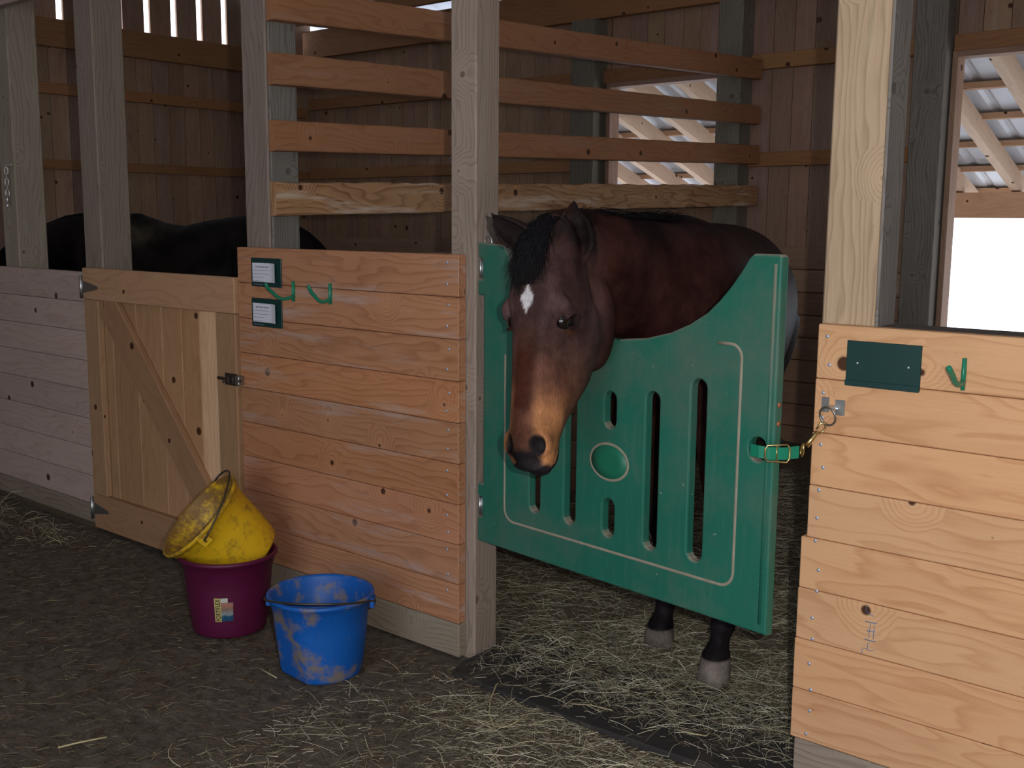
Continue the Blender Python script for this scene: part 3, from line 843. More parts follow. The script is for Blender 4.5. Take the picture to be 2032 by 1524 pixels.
def yellow_mat():
    M, t, b = mat_base('yellow_plastic', 0.5, 0.4)
    tc = N(t, 'ShaderNodeTexCoord'); oc = tc.outputs['Object']
    so = N(t, 'ShaderNodeSeparateXYZ'); L(t, oc, so.inputs[0]); sn = N(t, 'ShaderNodeSeparateXYZ'); L(t, tc.outputs['Normal'], sn.inputs[0])
    dt = math_n(t, 'ADD', math_n(t, 'MULTIPLY', so.outputs[0], sn.outputs[0]), math_n(t, 'MULTIPLY', so.outputs[1], sn.outputs[1]))
    inner = mapr(t, dt, -0.02, 0.02, 0.15, 0.0)          # dried feed sticks to the inner wall
    nz = math_n(t, 'ADD', noise(t, oc, 24, 8, 0.78), inner)
    rimd = mapr(t, so.outputs[2], 0.21, 0.25, 0.0, 0.10)
    nz = math_n(t, 'ADD', nz, rimd)
    c = mixc(t, mapr(t, nz, 0.51, 0.70), (0.74, 0.46, 0.010), (0.23, 0.12, 0.028))
    L(t, c, b.inputs['Base Color']); bump(t, b, nz, 0.3, 0.004)
    return M
M_yellow = yellow_mat()
fdir = math.radians(265)
bb = bucket('blue bucket smeared with dried mud standing on the aisle floor', (-0.268, -0.335, -0.006), 0.164, 0.126, 0.258, M_blue, fdir, bail_ang=math.radians(14), bail_dir=math.radians(38) + math.pi)
bm = bucket('maroon bucket with a sticker, the yellow bucket resting in it', (-0.790, -0.305, -0.006), 0.166, 0.124, 0.272, M_maroon, None)
# sticker on the maroon bucket
def on_maroon(a, z, d=0.0008):
    rr_ = 0.124 + (0.166 - 0.012 - 0.124) * z / 0.272 + d
    return Vector((rr_ * math.cos(a), rr_ * math.sin(a), z))
a_c = math.atan2(-2.11, 3.04) - 0.22
def patch(nm, a0, a1, z0, z1, mat, d, par, n=8):
    rings = []
    for i in range(n + 1):
        a = a0 + (a1 - a0) * i / n
        rings.append([on_maroon(a, z0, d), on_maroon(a, z0, d + .0005), on_maroon(a, z1, d + .0005), on_maroon(a, z1, d)])
    m_ = MB(); m_.grid(rings, True, True, smooth=False); return m_.build(nm, mat, par)
def sticker_mat():
    M, t, b = mat_base('sticker_print', 0.4)
    oc = N(t, 'ShaderNodeTexCoord').outputs['Object']
    sp_ = N(t, 'ShaderNodeSeparateXYZ'); L(t, oc, sp_.inputs[0])
    nz = noise(t, oc, 60, 4, 0.7)
    zz = math_n(t, 'ADD', sp_.outputs[2], math_n(t, 'MULTIPLY', math_n(t, 'SUBTRACT', nz, 0.5), 0.03))
    c = ramp(t, mapr(t, zz, 0.062, 0.142), [(0.0, (0.02, 0.07, 0.17)), (0.28, (0.02, 0.09, 0.16)), (0.36, (0.28, 0.33, 0.36)), (0.6, (0.25, 0.16, 0.13)), (0.8, (0.45, 0.20, 0.15)), (1.0, (0.25, 0.20, 0.17))])
    L(t, c, b.inputs['Base Color']); return M
M_stick = sticker_mat(); M_styel = plain('label_yellow', (0.55, 0.47, 0.18), 0.4); M_white = plain('label_white', (0.6, 0.6, 0.55), 0.4); M_black = plain('label_black', (0.01, 0.01, 0.01), 0.5)
lab = patch('sticker', a_c + 0.02, a_c + 0.30, 0.068, 0.134, M_stick, 0.0008, bm)
patch('sticker_band', a_c - 0.14, a_c + 0.018, 0.066, 0.150, M_styel, 0.0008, lab, 4)
patch('sticker_band', a_c + 0.02, a_c + 0.18, 0.1345, 0.150, M_white, 0.0008, lab, 4)
fc = bpy.data.curves.new('txt', 'FONT'); fc.body = 'FORTIFLEX'; fc.size = 0.0145; fc.extrude = 0.0002; fc.offset = 0.0002
to = bpy.data.objects.new('tmp', fc); COL.objects.link(to); dg.update()
dg = bpy.context.evaluated_depsgraph_get()
tm = bpy.data.meshes.new_from_object(to.evaluated_get(dg)); bpy.data.objects.remove(to)
xs_ = [v.co.x for v in tm.vertices]; x0_, x1_ = min(xs_), max(xs_)
ys2_ = [v.co.y for v in tm.vertices]; y0_, y1_ = min(ys2_), max(ys2_)
for v in tm.vertices:      # reads upwards
    z = 0.069 + (v.co.x - x0_) / (x1_ - x0_) * 0.078
    a = a_c + 0.000 - (v.co.y - y0_) / (y1_ - y0_) * 0.115
    v.co = on_maroon(a, z, 0.0015 + v.co.z)
tm.materials.clear(); tm.materials.append(M_black)
to = bpy.data.objects.new('sticker_lettering', tm); COL.objects.link(to); to.parent = lab
# yellow bucket leaning in the maroon one: opening up and to the left of the camera
nrm = Vector((-0.3111, -0.6469, 0.6962)).normalized()
sidex = Vector((0.4727, 0.5302, 0.7039))
sidex = (sidex - nrm * sidex.dot(nrm)).normalized()
Ry = Matrix((sidex, nrm.cross(sidex), nrm)).transposed()
Hy = 0.245
yb = bucket('yellow bucket caked inside with feed, tilted on top of the maroon bucket', (-0.8013, -0.2005, 0.2153), 0.172, 0.124, Hy, M_yellow, None, R=Ry, bail_ang=math.radians(15), bail_dir=math.radians(-90))
# ================================================================== horses
def catmull(P, n):
    """closed Catmull-Rom through 2-D points, n samples"""
    k = len(P); o = []
    for i in range(n):
        t_ = i * k / n; j = int(t_); f_ = t_ - j
        p0, p1, p2, p3 = P[(j - 1) % k], P[j % k], P[(j + 1) % k], P[(j + 2) % k]
        o.append(tuple(0.5 * ((2 * b_) + (-a + c) * f_ + (2 * a - 5 * b_ + 4 * c - d) * f_ ** 2 + (-a + 3 * b_ - 3 * c + d) * f_ ** 3) for a, b_, c, d in zip(p0, p1, p2, p3)))
    return o
def spline(st, n):
    """stations (tuples) -> n interpolated stations"""
    st = [tuple(s_) for s_ in st]; k = len(st); o = []
    for i in range(n):
        t_ = i * (k - 1) / (n - 1); j = min(int(t_), k - 2); f_ = t_ - j
        p0, p1, p2, p3 = st[max(j - 1, 0)], st[j], st[j + 1], st[min(j + 2, k - 1)]
        o.append(tuple(0.5 * ((2 * b_) + (-a + c) * f_ + (2 * a - 5 * b_ + 4 * c - d) * f_ ** 2 + (-a + 3 * b_ - 3 * c + d) * f_ ** 3) for a, b_, c, d in zip(p0, p1, p2, p3)))
    return o
def loft(mb_, st, n=40, seg=32, egg=0.0):
    """st: (x, y, z, half height, half width); sections stand square to the path"""
    ss = spline(st, n); rings = []
    for i, s_ in enumerate(ss):
        p = Vector(s_[:3])
        d = Vector(ss[min(i + 1, n - 1)][:3]) - Vector(ss[max(i - 1, 0)][:3]); d.normalize()
        side = d.cross(Vector((0, 0, 1)))
        if side.length < 0.2: side = Vector((0.93, 0.36, 0))
        side.normalize(); up = side.cross(d).normalized()
        ring = []
        for j in range(seg):
            a = 2 * math.pi * j / seg
            c_, s2 = math.cos(a), math.sin(a)
            wv = s_[4] * (1 - egg * s2)
            ring.append(p + side * wv * c_ + up * s_[3] * s2)
        rings.append(ring)
    mb_.grid(rings, True, True)
def blob(mb_, c, rx, ry, rz, ax=None):
    """ellipsoid; ax = 3x3 matrix with the radii's axes as columns"""
    ax = ax or Matrix.Identity(3)
    rings = []
    for i in range(11):
        th = math.pi * (0.02 + 0.96 * i / 10)
        rings.append([Vector(c) + ax @ Vector((rx * math.sin(th) * math.cos(a), ry * math.sin(th) * math.sin(a), rz * math.cos(th))) for a in np.linspace(0, 2 * math.pi, 17)[:-1]])
    mb_.grid(rings[::-1], True, True)
def leg(mb_, pts):
    """(x, y, z, r) downwards; ends in a flared hoof"""
    ss = spline(pts, 34); rings = []
    for x, y, z, r_ in ss:
        rings.append([(x + r_ * math.cos(a), y + r_ * 1.12 * math.sin(a), z) for a in np.linspace(0, 2 * math.pi, 21)[:-1]])
    mb_.grid(rings[::-1], True, True)
class HeadFrame:
    """s runs down the face from the poll, l to the horse's left, n out of the forehead"""
    def __init__(s, O, E, nhint, k=1.0):
        s.O = Vector(O); s.a = (Vector(E) - s.O).normalized()
        n_ = Vector(nhint); s.n = (n_ - s.a * n_.dot(s.a)).normalized()
        s.l = s.n.cross(s.a).normalized() * -1
        s.k = k
    def __call__(s, S, l_, n_): return s.O + (s.a * S + s.l * l_ + s.n * n_) * s.k
    def inv(s, p):
        d = Vector(p) - s.O
        return d.dot(s.a) / s.k, d.dot(s.l) / s.k, d.dot(s.n) / s.k
HEAD = [  # s, front, back, half width front, middle, back
    (-0.055, -.060, .110, .020, .035, .022), (-0.035, -.030, .135, .034, .055, .035), (0.0, -.004, .16, .044, .068, .046), (0.05, .012, .185, .055, .078, .055),
    (0.10, .020, .205, .066, .086, .060), (0.15, .022, .235, .072, .094, .064), (0.195, .020, .256, .072, .099, .068), (0.235, .016, .272, .061, .096, .070),
    (0.28, .014, .282, .058, .093, .072), (0.325, .014, .272, .054, .086, .066), (0.37, .014, .258, .051, .077, .058), (0.415, .014, .226, .048, .069, .050),
    (0.46, .013, .186, .046, .062, .046), (0.50, .010, .156, .046, .060, .044), (0.535, .003, .134, .046, .060, .045), (0.565, -.007, .134, .046, .061, .047), (0.59, -.024, .130, .040, .055, .045),
    (0.608, -.045, .120, .026, .043, .036), (0.618, -.065, .105, .012, .022, .018)]
def head_mesh(mb_, F):
    rings = []
    for s_, f_, b_, wf, wm, wb in spline(HEAD, 64):
        P = [(0, f_), (wf * .55, f_ - .004), (wf * .98, f_ - .024), (wm, -b_ * .36), (wm * .97, -b_ * .62), (wb, -b_ * .90), (wb * .4, -b_), ]
        full = P + [(-x, y) for x, y in P[:0:-1]]
        rings.append([F(s_, x, y) for x, y in catmull(full, 44)])
    mb_.grid(rings, True, True)
    M3 = Matrix((F.l, F.a, F.n)).transposed()
    for sg in (1, -1):
        # brow, cheek crest, nostril flare, lips
        blob(mb_, F(0.196, sg * .080, -.022), .020, .028, .018, M3 @ Matrix.Rotation(sg * -.5, 3, 'Z'))
        blob(mb_, F(0.225, sg * .092, -.050), .010, .030, .026, M3)
        blob(mb_, F(0.235, sg * .084, -.150), .020, .075, .080, M3)
        blob(mb_, F(0.33, sg * .056, -.052), .010, .085, .010, M3 @ Matrix.Rotation(sg * .12, 3, 'Z'))
        blob(mb_, F(0.548, sg * .045, -.042), .022, .036, .030, M3)
        blob(mb_, F(0.592, sg * .026, -.082), .026, .026, .030, M3)
    blob(mb_, F(0.598, 0, -.060), .036, .022, .030, M3)
    blob(mb_, F(0.604, 0, -.108), .034, .022, .026, M3)
    blob(mb_, F(0.565, 0, -.132), .034, .034, .022, M3)
def ear_mesh(mb_, base, tip, face, w=.030, k=1.0):
    base = Vector(base); tip = Vector(tip); ln_ = (tip - base)
    a = ln_.normalized(); fc_ = Vector(face); fc_ = (fc_ - a * fc_.dot(a)).normalized(); sd = a.cross(fc_).normalized()
    rings = []
    N_ = 18
    for i in range(N_ + 1):
        t_ = i / N_
        w_ = w * (0.62 + 0.75 * math.sin(math.pi * min(1, t_ * 1.02) ** .85) * .75) * (1 - t_ ** 3.2) + 0.0035
        cdepth = w_ * (1.05 - .5 * t_)
        c_ = base + ln_ * t_ + fc_ * (0.010 * math.sin(math.pi * t_))
        ring = []
        for q in np.linspace(-1, 1, 13):                     # back of the ear, convex
            an_ = q * math.radians(112)
            ring.append(c_ + sd * w_ * math.sin(an_) - fc_ * cdepth * math.cos(an_))
        for q in np.linspace(1, -1, 13):                     # inside, hollow
            an_ = q * math.radians(108)
            ring.append(c_ + sd * w_ * .74 * math.sin(an_) - fc_ * (cdepth * .62) * math.cos(an_) * (0.15 + .85 * min(1, t_ * 3)) + fc_ * .001)
        rings.append(ring)
    mb_.grid(rings, True, True)
def coat_mat(name, rough=0.42, sheen=0.25):
    M, t, b = mat_base(name, rough, 0.06)
    at = N(t, 'ShaderNodeAttribute', attribute_name='coat').outputs['Color']
    oc = N(t, 'ShaderNodeTexCoord').outputs['Object']
    n1 = noise(t, oc, 14, 5, 0.65); n2 = noise(t, scaled(t, oc, (220, 220, 60)), 1.0, 3, 0.7)
    c = mixc(t, 1.0, at, ramp(t, noise(t, oc, 5.5, 5, 0.6), [(0.36, 0.42), (0.62, 1.35)]), 'MULTIPLY')
    c = mixc(t, 1.0, c, ramp(t, n1, [(0.3, 0.8), (0.7, 1.2)]), 'MULTIPLY')
    c = mixc(t, 1.0, c, ramp(t, n2, [(0.3, 0.8), (0.7, 1.2)]), 'MULTIPLY')
    L(t, c, b.inputs['Base Color'])
    b.inputs['Sheen Weight'].default_value = sheen
    b.inputs['Sheen Tint'].default_value = (0.6, 0.65, 0.9, 1)
    bump(t, b, math_n(t, 'ADD', n2, n1), 0.3, 0.003)
    return M
def finish_body(mb_, name, parent, mat, voxel, paint, sculpt=None, smooth=6, relax=None):
    tmp = mb_.build(name, mat)
    md = tmp.modifiers.new('r', 'REMESH'); md.mode = 'VOXEL'; md.voxel_size = voxel; md.use_smooth_shade = True
    ms = tmp.modifiers.new('s', 'SMOOTH'); ms.factor = 0.5; ms.iterations = smooth
    dg_ = bpy.context.evaluated_depsgraph_get(); dg_.update()
    me_ = bpy.data.meshes.new_from_object(tmp.evaluated_get(dg_))
    bpy.data.objects.remove(tmp)
    me_.name = name
    n_ = len(me_.vertices)
    co = np.empty(n_ * 3); me_.vertices.foreach_get('co', co); co = co.reshape(-1, 3)
    if relax is not None:
        ne = len(me_.edges); e_ = np.empty(ne * 2, dtype=np.int64); me_.edges.foreach_get('vertices', e_); e_ = e_.reshape(-1, 2)
        i0 = np.concatenate([e_[:, 0], e_[:, 1]]); i1 = np.concatenate([e_[:, 1], e_[:, 0]])
        cnt = np.bincount(i0, minlength=n_)[:, None]; wt = relax(co)[:, None]
        for it in range(70):
            av = np.stack([np.bincount(i0, weights=co[i1, q], minlength=n_) for q in range(3)], 1) / cnt
            co = co + (av - co) * wt * 0.6
        me_.vertices.foreach_set('co', co.ravel())
    if sculpt is not None:
        co = sculpt(co); me_.vertices.foreach_set('co', co.ravel())
    colr = paint(co)
    for nm in [a.name for a in me_.color_attributes]: me_.color_attributes.remove(me_.color_attributes[nm])
    ca_ = me_.color_attributes.new('coat', 'FLOAT_COLOR', 'POINT')
    ca_.data.foreach_set('color', np.concatenate([colr, np.ones((n_, 1))], 1).ravel())
    me_.materials.clear(); me_.materials.append(mat)
    me_.polygons.foreach_set('use_smooth', [True] * len(me_.polygons))
    me_.update()
    o_ = bpy.data.objects.new(name, me_); COL.objects.link(o_); o_.parent = parent
    return ident(o_)
def sm(x, a, b_):
    t_ = np.clip((x - a) / (b_ - a), 0, 1); return t_ * t_ * (3 - 2 * t_)
def lerpc(c, col, w_): return c * (1 - w_[:, None]) + np.array(col)[None, :] * w_[:, None]
def headco(F, co):
    d = co - np.array(F.O)
    return d @ np.array(F.a) / F.k, d @ np.array(F.l) / F.k, d @ np.array(F.n) / F.k
def strands(name, mat, parent, specs, rad=0.0011):
    """specs: list of point lists; thin three-sided tapering strands"""
    v = []; f = []
    for pts in specs:
        b_ = len(v); n_ = len(pts)
        for i, p in enumerate(pts):
            d = pts[min(i + 1, n_ - 1)] - pts[max(i - 1, 0)]
            if d.length < 1e-6: d = Vector((0, 0, 1))
            d.normalize(); a = d.cross(Vector((.3, .8, .52))).normalized(); c_ = d.cross(a)
            r_ = rad * (1 - .75 * i / (n_ - 1))
            for q in (0, 2.094, 4.189): v.append(p + a * r_ * math.cos(q) + c_ * r_ * math.sin(q))
        for i in range(n_ - 1):
            for q in range(3):
                a0 = b_ + i * 3 + q; a1 = b_ + i * 3 + (q + 1) % 3
                f.append((a0, a1, a1 + 3, a0 + 3))
    me_ = bpy.data.meshes.new(name); me_.from_pydata([tuple(p) for p in v], [], f); me_.materials.append(mat)
    me_.polygons.foreach_set('use_smooth', [True] * len(f))
    o_ = bpy.data.objects.new(name, me_); COL.objects.link(o_); o_.parent = parent
    return ident(o_)
M_coat = coat_mat('bay_coat', 0.55, 0.0)
M_dark = coat_mat('black_coat', 0.6, 0.0)
M_hair = plain('black_hair', (0.007, 0.006, 0.008), 0.55, spec=0.15)
M_eye = plain('eye_dark', (0.006, 0.004, 0.004), 0.06, spec=0.8)
M_lash = plain('eyelid_skin', (0.025, 0.018, 0.018), 0.6)

# ---- the bay horse
hr = empty('bay_horse', (0.45, 0.60, 0.0), label='bay horse with a white star hanging its head over the green gate', cat='horse')
F = HeadFrame((0.543, -0.292, 1.362), (0.613, -0.444, 0.799), (0.165, -0.986, 0.0), 0.965)
F.l = F.a.cross(F.n).normalized()
if F.l.x < 0: F.l = -F.l
mb = MB()
head_mesh(mb, F)
# neck, trunk
loft(mb, [(0.520, -0.215, 1.290, .105, .075), (0.503, -0.135, 1.285, .135, .085), (0.505, -0.03, 1.268, .150, .090), (0.508, 0.11, 1.235, .170, .098), (0.500, 0.27, 1.195, .205, .115), (0.475, 0.42, 1.140, .262, .180), (0.43, 0.56, 1.090, .310, .235), (0.36, 0.74, 1.06, .320, .250)], 50, 32, 0.12)
loft(mb, [(0.545, 0.265, 1.02, .12, .10), (0.52, 0.34, 1.03, .24, .165), (0.475, 0.46, 1.05, .300, .218), (0.42, 0.58, 1.062, .345, .255), (0.33, 0.80, 1.03, .350, .285), (0.23, 1.05, 1.015, .370, .305), (0.13, 1.32, 1.03, .355, .300),
          (0.045, 1.56, 1.055, .325, .288), (-0.03, 1.76, 1.06, .300, .268), (-0.10, 1.93, 1.03, .265, .225), (-0.145, 2.06, 0.98, .20, .16)], 60, 40, 0.05)
loft(mb, [(0.45, 0.42, 1.33, .06, .05), (0.40, 0.60, 1.355, .06, .05), (0.33, 0.80, 1.335, .06, .07)], 14, 20)          # withers
blob(mb, (0.583, -0.098, 1.115), .055, .060, .130)                       # throat
def fore(x, y, sx, sy, k=1.0):
    leg(mb, [(sx, sy, 1.02, .120), (sx, sy, .88, .105), (sx * .75 + x * .25, sy * .75 + y * .25, .74, .078), (sx * .45 + x * .55, sy * .45 + y * .55, .60, .058), (sx * .25 + x * .75, sy * .25 + y * .75, .50, .047),
             (sx * .18 + x * .82, sy * .18 + y * .82, .455, .050), (sx * .12 + x * .88, sy * .12 + y * .88, .40, .038), (x * .97 + sx * .03, y * .97 + sy * .03 + .01, .30, .030), (x, y + .02, .215, .032), (x, y + .018, .170, .039), (x, y + .006, .135, .029), (x, y - .010, .108, .034), (x, y - .018, .085, .042), (x, y - .024, .05, .046), (x, y - .032, .0, .051)])
fore(0.709, 0.405, 0.640, 0.470)
fore(0.447, 0.505, 0.385, 0.370)
for hx, hy, sx, sy in ((0.085, 1.90, 0.045, 1.86), (-0.235, 1.72, -0.19, 1.68)):
    leg(mb, [(sx, sy, 1.00, .175), (sx, sy, .84, .150), (sx + .02, sy - .05, .70, .105), (sx, sy + .03, .56, .066), (sx - .01, sy + .10, .47, .054), (hx, hy + .08, .40, .042), (hx, hy + .05, .28, .034), (hx, hy + .02, .17, .044), (hx, hy, .12, .037), (hx, hy - .02, .09, .046), (hx, hy - .03, .0, .055)])
# ears
ear_mesh(mb, F(0.022, -.052, -.066), (0.424, -0.350, 1.406), (0.30, -0.90, -0.25), .034)
ear_mesh(mb, F(0.070, .062, -.085), (0.550, -0.158, 1.440), (0.80, -0.62, 0.05), .044)
eyeL = F(0.232, .0905, -.044); eyeR = F(0.232, -.0905, -.044)
nosL = F(0.556, .046, -.030); nosR = F(0.556, -.046, -.030)
def sculpt_bay(co):
    s_, l_, n_ = headco(F, co)
    ax_a, ax_l, ax_n = (np.array(v_) for v_ in (F.a, F.l, F.n))
    for sg in (1, -1):
        # eye socket: a slanting almond
        ds = s_ - 0.232; dn = n_ + 0.046
        u_ = -ds * 0.5 - dn * 0.87; v_ = ds * 0.87 - dn * 0.5
        d = np.sqrt((u_ / .026) ** 2 + (v_ / .0135) ** 2)
        w_ = (1 - sm(d, .55, 1.25)) * (l_ * sg > .05)
        co = co - ax_l[None, :] * (sg * w_ * .013)[:, None]
        # lids
        lid = np.exp(-((d - 1.35) / .28) ** 2) * (l_ * sg > .05)
        co = co + ax_l[None, :] * (sg * lid * .0045)[:, None]
        # nostril: a comma-shaped hollow
        du = s_ - 0.553; dl = l_ * sg - .046; dn2 = n_ + .026
        u_ = du * .85 + dn2 * .5; v_ = dl * .75 + dn2 * .6
        d = np.sqrt((du / .022) ** 2 + (dl / .014) ** 2)
        w_ = (1 - sm(d, .45, 1.2)) * (n_ > -.075)
        co = co - ax_n[None, :] * (w_ * .020)[:, None]
        rim = np.exp(-((d - 1.45) / .35) ** 2) * (n_ > -.075)
        co = co + ax_n[None, :] * (rim * .004)[:, None]
    # mouth line
    w_ = np.exp(-((n_ + .094 + (s_ - .6) * .35) / .0045) ** 2) * sm(s_, .545, .57) 
    rad = np.sign(l_)[:, None] * ax_l[None, :]
    co = co - (ax_a[None, :] * .6 + rad * .5) * (w_ * .006)[:, None]
    return co
def paint_bay(co):
    s_, l_, n_ = headco(F, co)
    x, y, z = co.T
    n0 = len(co)
    base = np.tile(np.array([.034, .0135, .0115]), (n0, 1))
    rn = np.sin(x * 19 + z * 7) * np.sin(y * 17 - z * 13) * .5 + .5
    base = lerpc(base, (.060, .022, .017), rn * .6)
    # topline darker
    base = lerpc(base, (.014, .009, .012), sm(z, 1.30, 1.42) * (y > 0.1) * .8)
    base = lerpc(base, (.018, .008, .008), sm(y, 1.0, 1.6) * .9)  # hindquarters painted darker to offset the window light on them
    # legs black, hooves grey
    base = lerpc(base, (.012, .010, .012), 1 - sm(z, .42, .62))
    base = lerpc(base, (.20, .17, .15), (1 - sm(z, .076, .084)))
    inhead = ((s_ > -.07) & (s_ < .66) & (np.abs(l_) < .13) & (n_ > -.30) & (n_ < .05)).astype(float)
    soft = inhead * sm(n_, -.27, -.16)
    c = base.copy()
    c = lerpc(c, (.066, .036, .034), soft)
    c = lerpc(c, (.090, .052, .052), soft * sm(np.abs(l_), .04, .07) * sm(s_, .12, .2))
    c = lerpc(c, (.130, .058, .040), soft * sm(s_, .22, .42))                 # face browner downwards
    side = sm(np.abs(l_), .018, .045)
    c = lerpc(c, (.050, .016, .010), soft * sm(s_, .23, .34) * (1 - side) * (1 - sm(s_, .45, .51)) * .95)
    c = lerpc(c, (.46, .21, .095), soft * sm(s_, .38, .52) * side * (1 - sm(s_, .595, .612)) * sm(n_, -.125, -.085))
    c = lerpc(c, (.15, .060, .035), soft * sm(s_, .46, .52) * (1 - side) * (1 - sm(s_, .53, .55)) * .8)
    nd = np.sqrt(((s_ - .556) / .030) ** 2 + ((np.abs(l_) - .040) / .019) ** 2)
    blk = soft * np.maximum(np.maximum(sm(s_, .592, .606), (1 - sm(nd, .75, 1.15)) * (n_ > -.09)), sm(s_, .560, .578) * (1 - sm(np.abs(l_), .032, .052)))
    blk = np.maximum(blk, soft * sm(s_, .54, .56) * (n_ < -.095))
    c = lerpc(c, (.020, .017, .020), blk)
    # darker round the eye and a tan lower lid corner
    for sg in (1, -1):
        ds = s_ - .232; dn = n_ + .046
        d = np.sqrt(((-ds * .5 - dn * .87) / .034) ** 2 + ((ds * .87 - dn * .5) / .019) ** 2)
        c = lerpc(c, (.012, .009, .010), inhead * (1 - sm(d, .5, 1.1)) * (l_ * sg > .05) * .9)
        d2 = np.sqrt(((s_ - .258) / .010) ** 2 + ((n_ + .062) / .026) ** 2)
        c = lerpc(c, (.14, .055, .030), inhead * (1 - sm(d2, .4, 1.1)) * (l_ * sg > .05) * .8)
    # star: white diamond
    ls, ss_ = l_ + .004 + .012 * (s_ - .19), s_ - .184
    wig = .10 * np.sin(ss_ * 260) + .08 * np.sin(l_ * 420 + 1)
    dd_ = np.abs(ls) / .0205 + np.abs(ss_) / .040 + wig * .6
    c = lerpc(c, (.72, .70, .74), inhead * (1 - sm(dd_, .80, 1.05)) * (n_ > -.03))
    # ears: dark with a rusty lower edge
    e = ((n_ > -.20) & (z > 1.26) & (y < -.02)).astype(float) * sm(-s_, -.06, .0) * sm(np.abs(l_), .02, .045)
    c = lerpc(c, (.014, .010, .011), e * .9)
    rust = e * (1 - sm(z, 1.335, 1.37)) * np.where(l_ > 0, 1 - sm(l_, .045, .066), sm(l_, -.075, -.055))
    c = lerpc(c, (.085, .030, .016), rust * sm(np.abs(l_), .045, .060))
    return np.clip(c, 0, 1)
body = finish_body(mb, 'body', hr, M_coat, 0.0058, paint_bay, sculpt_bay, 5, lambda co: np.maximum(sm(co[:, 1], -0.02, 0.12) * sm(co[:, 2], .55, .75), .22 * sm(headco(F, co)[0], .26, .32) * (1 - sm(headco(F, co)[0], .46, .51)) * (co[:, 1] < -.15) + .45 * sm(-headco(F, co)[2], .17, .22) * (co[:, 1] > -.22) * (co[:, 2] > .98) * (co[:, 2] < 1.30)).clip(0, 1))
for c_, sg in ((eyeL, 1), (eyeR, -1)):
    m_ = MB(); blob(m_, (0, 0, 0), .0245, .0245, .0245)
    o_ = m_.build('eye', M_eye, hr); ident(o_); o_.location = c_ - F.l * sg * .0220
# forelock and mane
rs = random.Random(5)
sp_ = []
for i in range(900):
    l0 = rs.uniform(-.050, .036); s0 = rs.uniform(-.055, .06)
    l1 = l0 * 1.15 + rs.gauss(-.010, .014); ln_ = min(rs.uniform(.07, .165) * (1.0 - abs(l1 + .01) * 5), .150 + (.03 if l1 < -.025 else 0) - s0)
    pts = []
    for k in range(8):
        t_ = k / 7; s__ = s0 + ln_ * t_
        ll = l0 + (l1 - l0) * t_ + .004 * math.sin(t_ * 5 + i)
        # ride on the forehead
        hs = [h for h in HEAD]
        sc = min(max(s__, -.055), .6)
        for h0, h1 in zip(HEAD[:-1], HEAD[1:]):
            if h0[0] <= sc <= h1[0]:
                q = (sc - h0[0]) / (h1[0] - h0[0]); fr = h0[1] + (h1[1] - h0[1]) * q; wf = h0[3] + (h1[3] - h0[3]) * q; break
        nn = fr - (abs(ll) / max(wf, .02)) ** 2 * .012 + .0035 + rs.uniform(0, .013) * (1 - t_ * .6)
        pts.append(F(s__, ll, nn))
    sp_.append(pts)
strands('forelock', M_hair, hr, sp_, .0013)
sp_ = []
crest = [Vector(p) for p in ((0.512, -0.19, 1.405), (0.504, -0.08, 1.418), (0.506, 0.03, 1.418), (0.507, 0.15, 1.408), (0.503, 0.27, 1.405), (0.47, 0.42, 1.400), (0.44, 0.50, 1.398))]
for i in range(1500):
    t_ = rs.random() * (len(crest) - 1); j = min(int(t_), len(crest) - 2); p = crest[j].lerp(crest[j + 1], t_ - j)
    p = p + Vector((rs.gauss(0, .010), 0, -.012))
    side = -1 if rs.random() < .93 else 0.35
    ln_ = rs.uniform(.10, .24)
    pts = []
    lift = rs.uniform(.004, .020) + (.018 if t_ > 3.6 else 0) * rs.random()
    for k in range(7):
        u_ = k / 6
        pts.append(p + Vector((side * (.02 + .11 * min(1, u_ * 1.5)) * (u_ ** .6) + .01 * math.sin(i), .03 * u_ * rs.uniform(-.5, 1.5), lift * math.sin(min(1, u_ * 2.2) * math.pi * .55) - (ln_ * .9) * max(0, u_ - .12) ** 1.5 * (1 if side < 0 else .12))))
    sp_.append(pts)
strands('mane', M_hair, hr, sp_, .0014)
# tail
sp_ = []
for i in range(300):
    a = rs.uniform(0, 6.28); r0 = rs.uniform(0, .03); r1 = rs.uniform(0, .09)
    p = Vector((-.17, 2.16, 1.15))
    sp_.append([p + Vector((r0 * math.cos(a), r0 * math.sin(a), 0)) + Vector((-.03 * t_ ** .5 + (r1 - r0) * math.cos(a) * math.sin(t_ * 2.6), .08 * t_ ** .5 + (r1 - r0) * math.sin(a) * math.sin(t_ * 2.6), -.85 * t_)) for t_ in (0, .15, .35, .6, .85, 1)])
strands('tail', M_hair, hr, sp_, .003)

# ---- the black horse in the left stall, head lowered to the left
h2 = empty('black_horse', (-2.8, 0.85, 0.0), label='black horse with a dusty back standing in the dark left stall', cat='horse')
mb = MB()
loft(mb, [(-3.20, .60, .98, .20, .17), (-3.13, .64, 1.02, .32, .23), (-3.03, .69, 1.055, .355, .26), (-2.88, .77, 1.03, .335, .275), (-2.72, .87, 1.00, .352, .29), (-2.56, .97, 1.03, .355, .285), (-2.42, 1.06, 1.065, .340, .27), (-2.29, 1.14, 1.05, .315, .24), (-2.20, 1.20, 1.02, .25, .19), (-2.14, 1.24, .98, .15, .12)], 50, 36)
loft(mb, [(-3.00, .69, 1.14, .28, .17), (-3.15, .61, 1.18, .235, .13), (-3.30, .54, 1.20, .195, .10), (-3.45, .47, 1.18, .165, .085), (-3.60, .42, 1.15, .14, .08), (-3.72, .40, 1.10, .12, .075)], 30, 28)
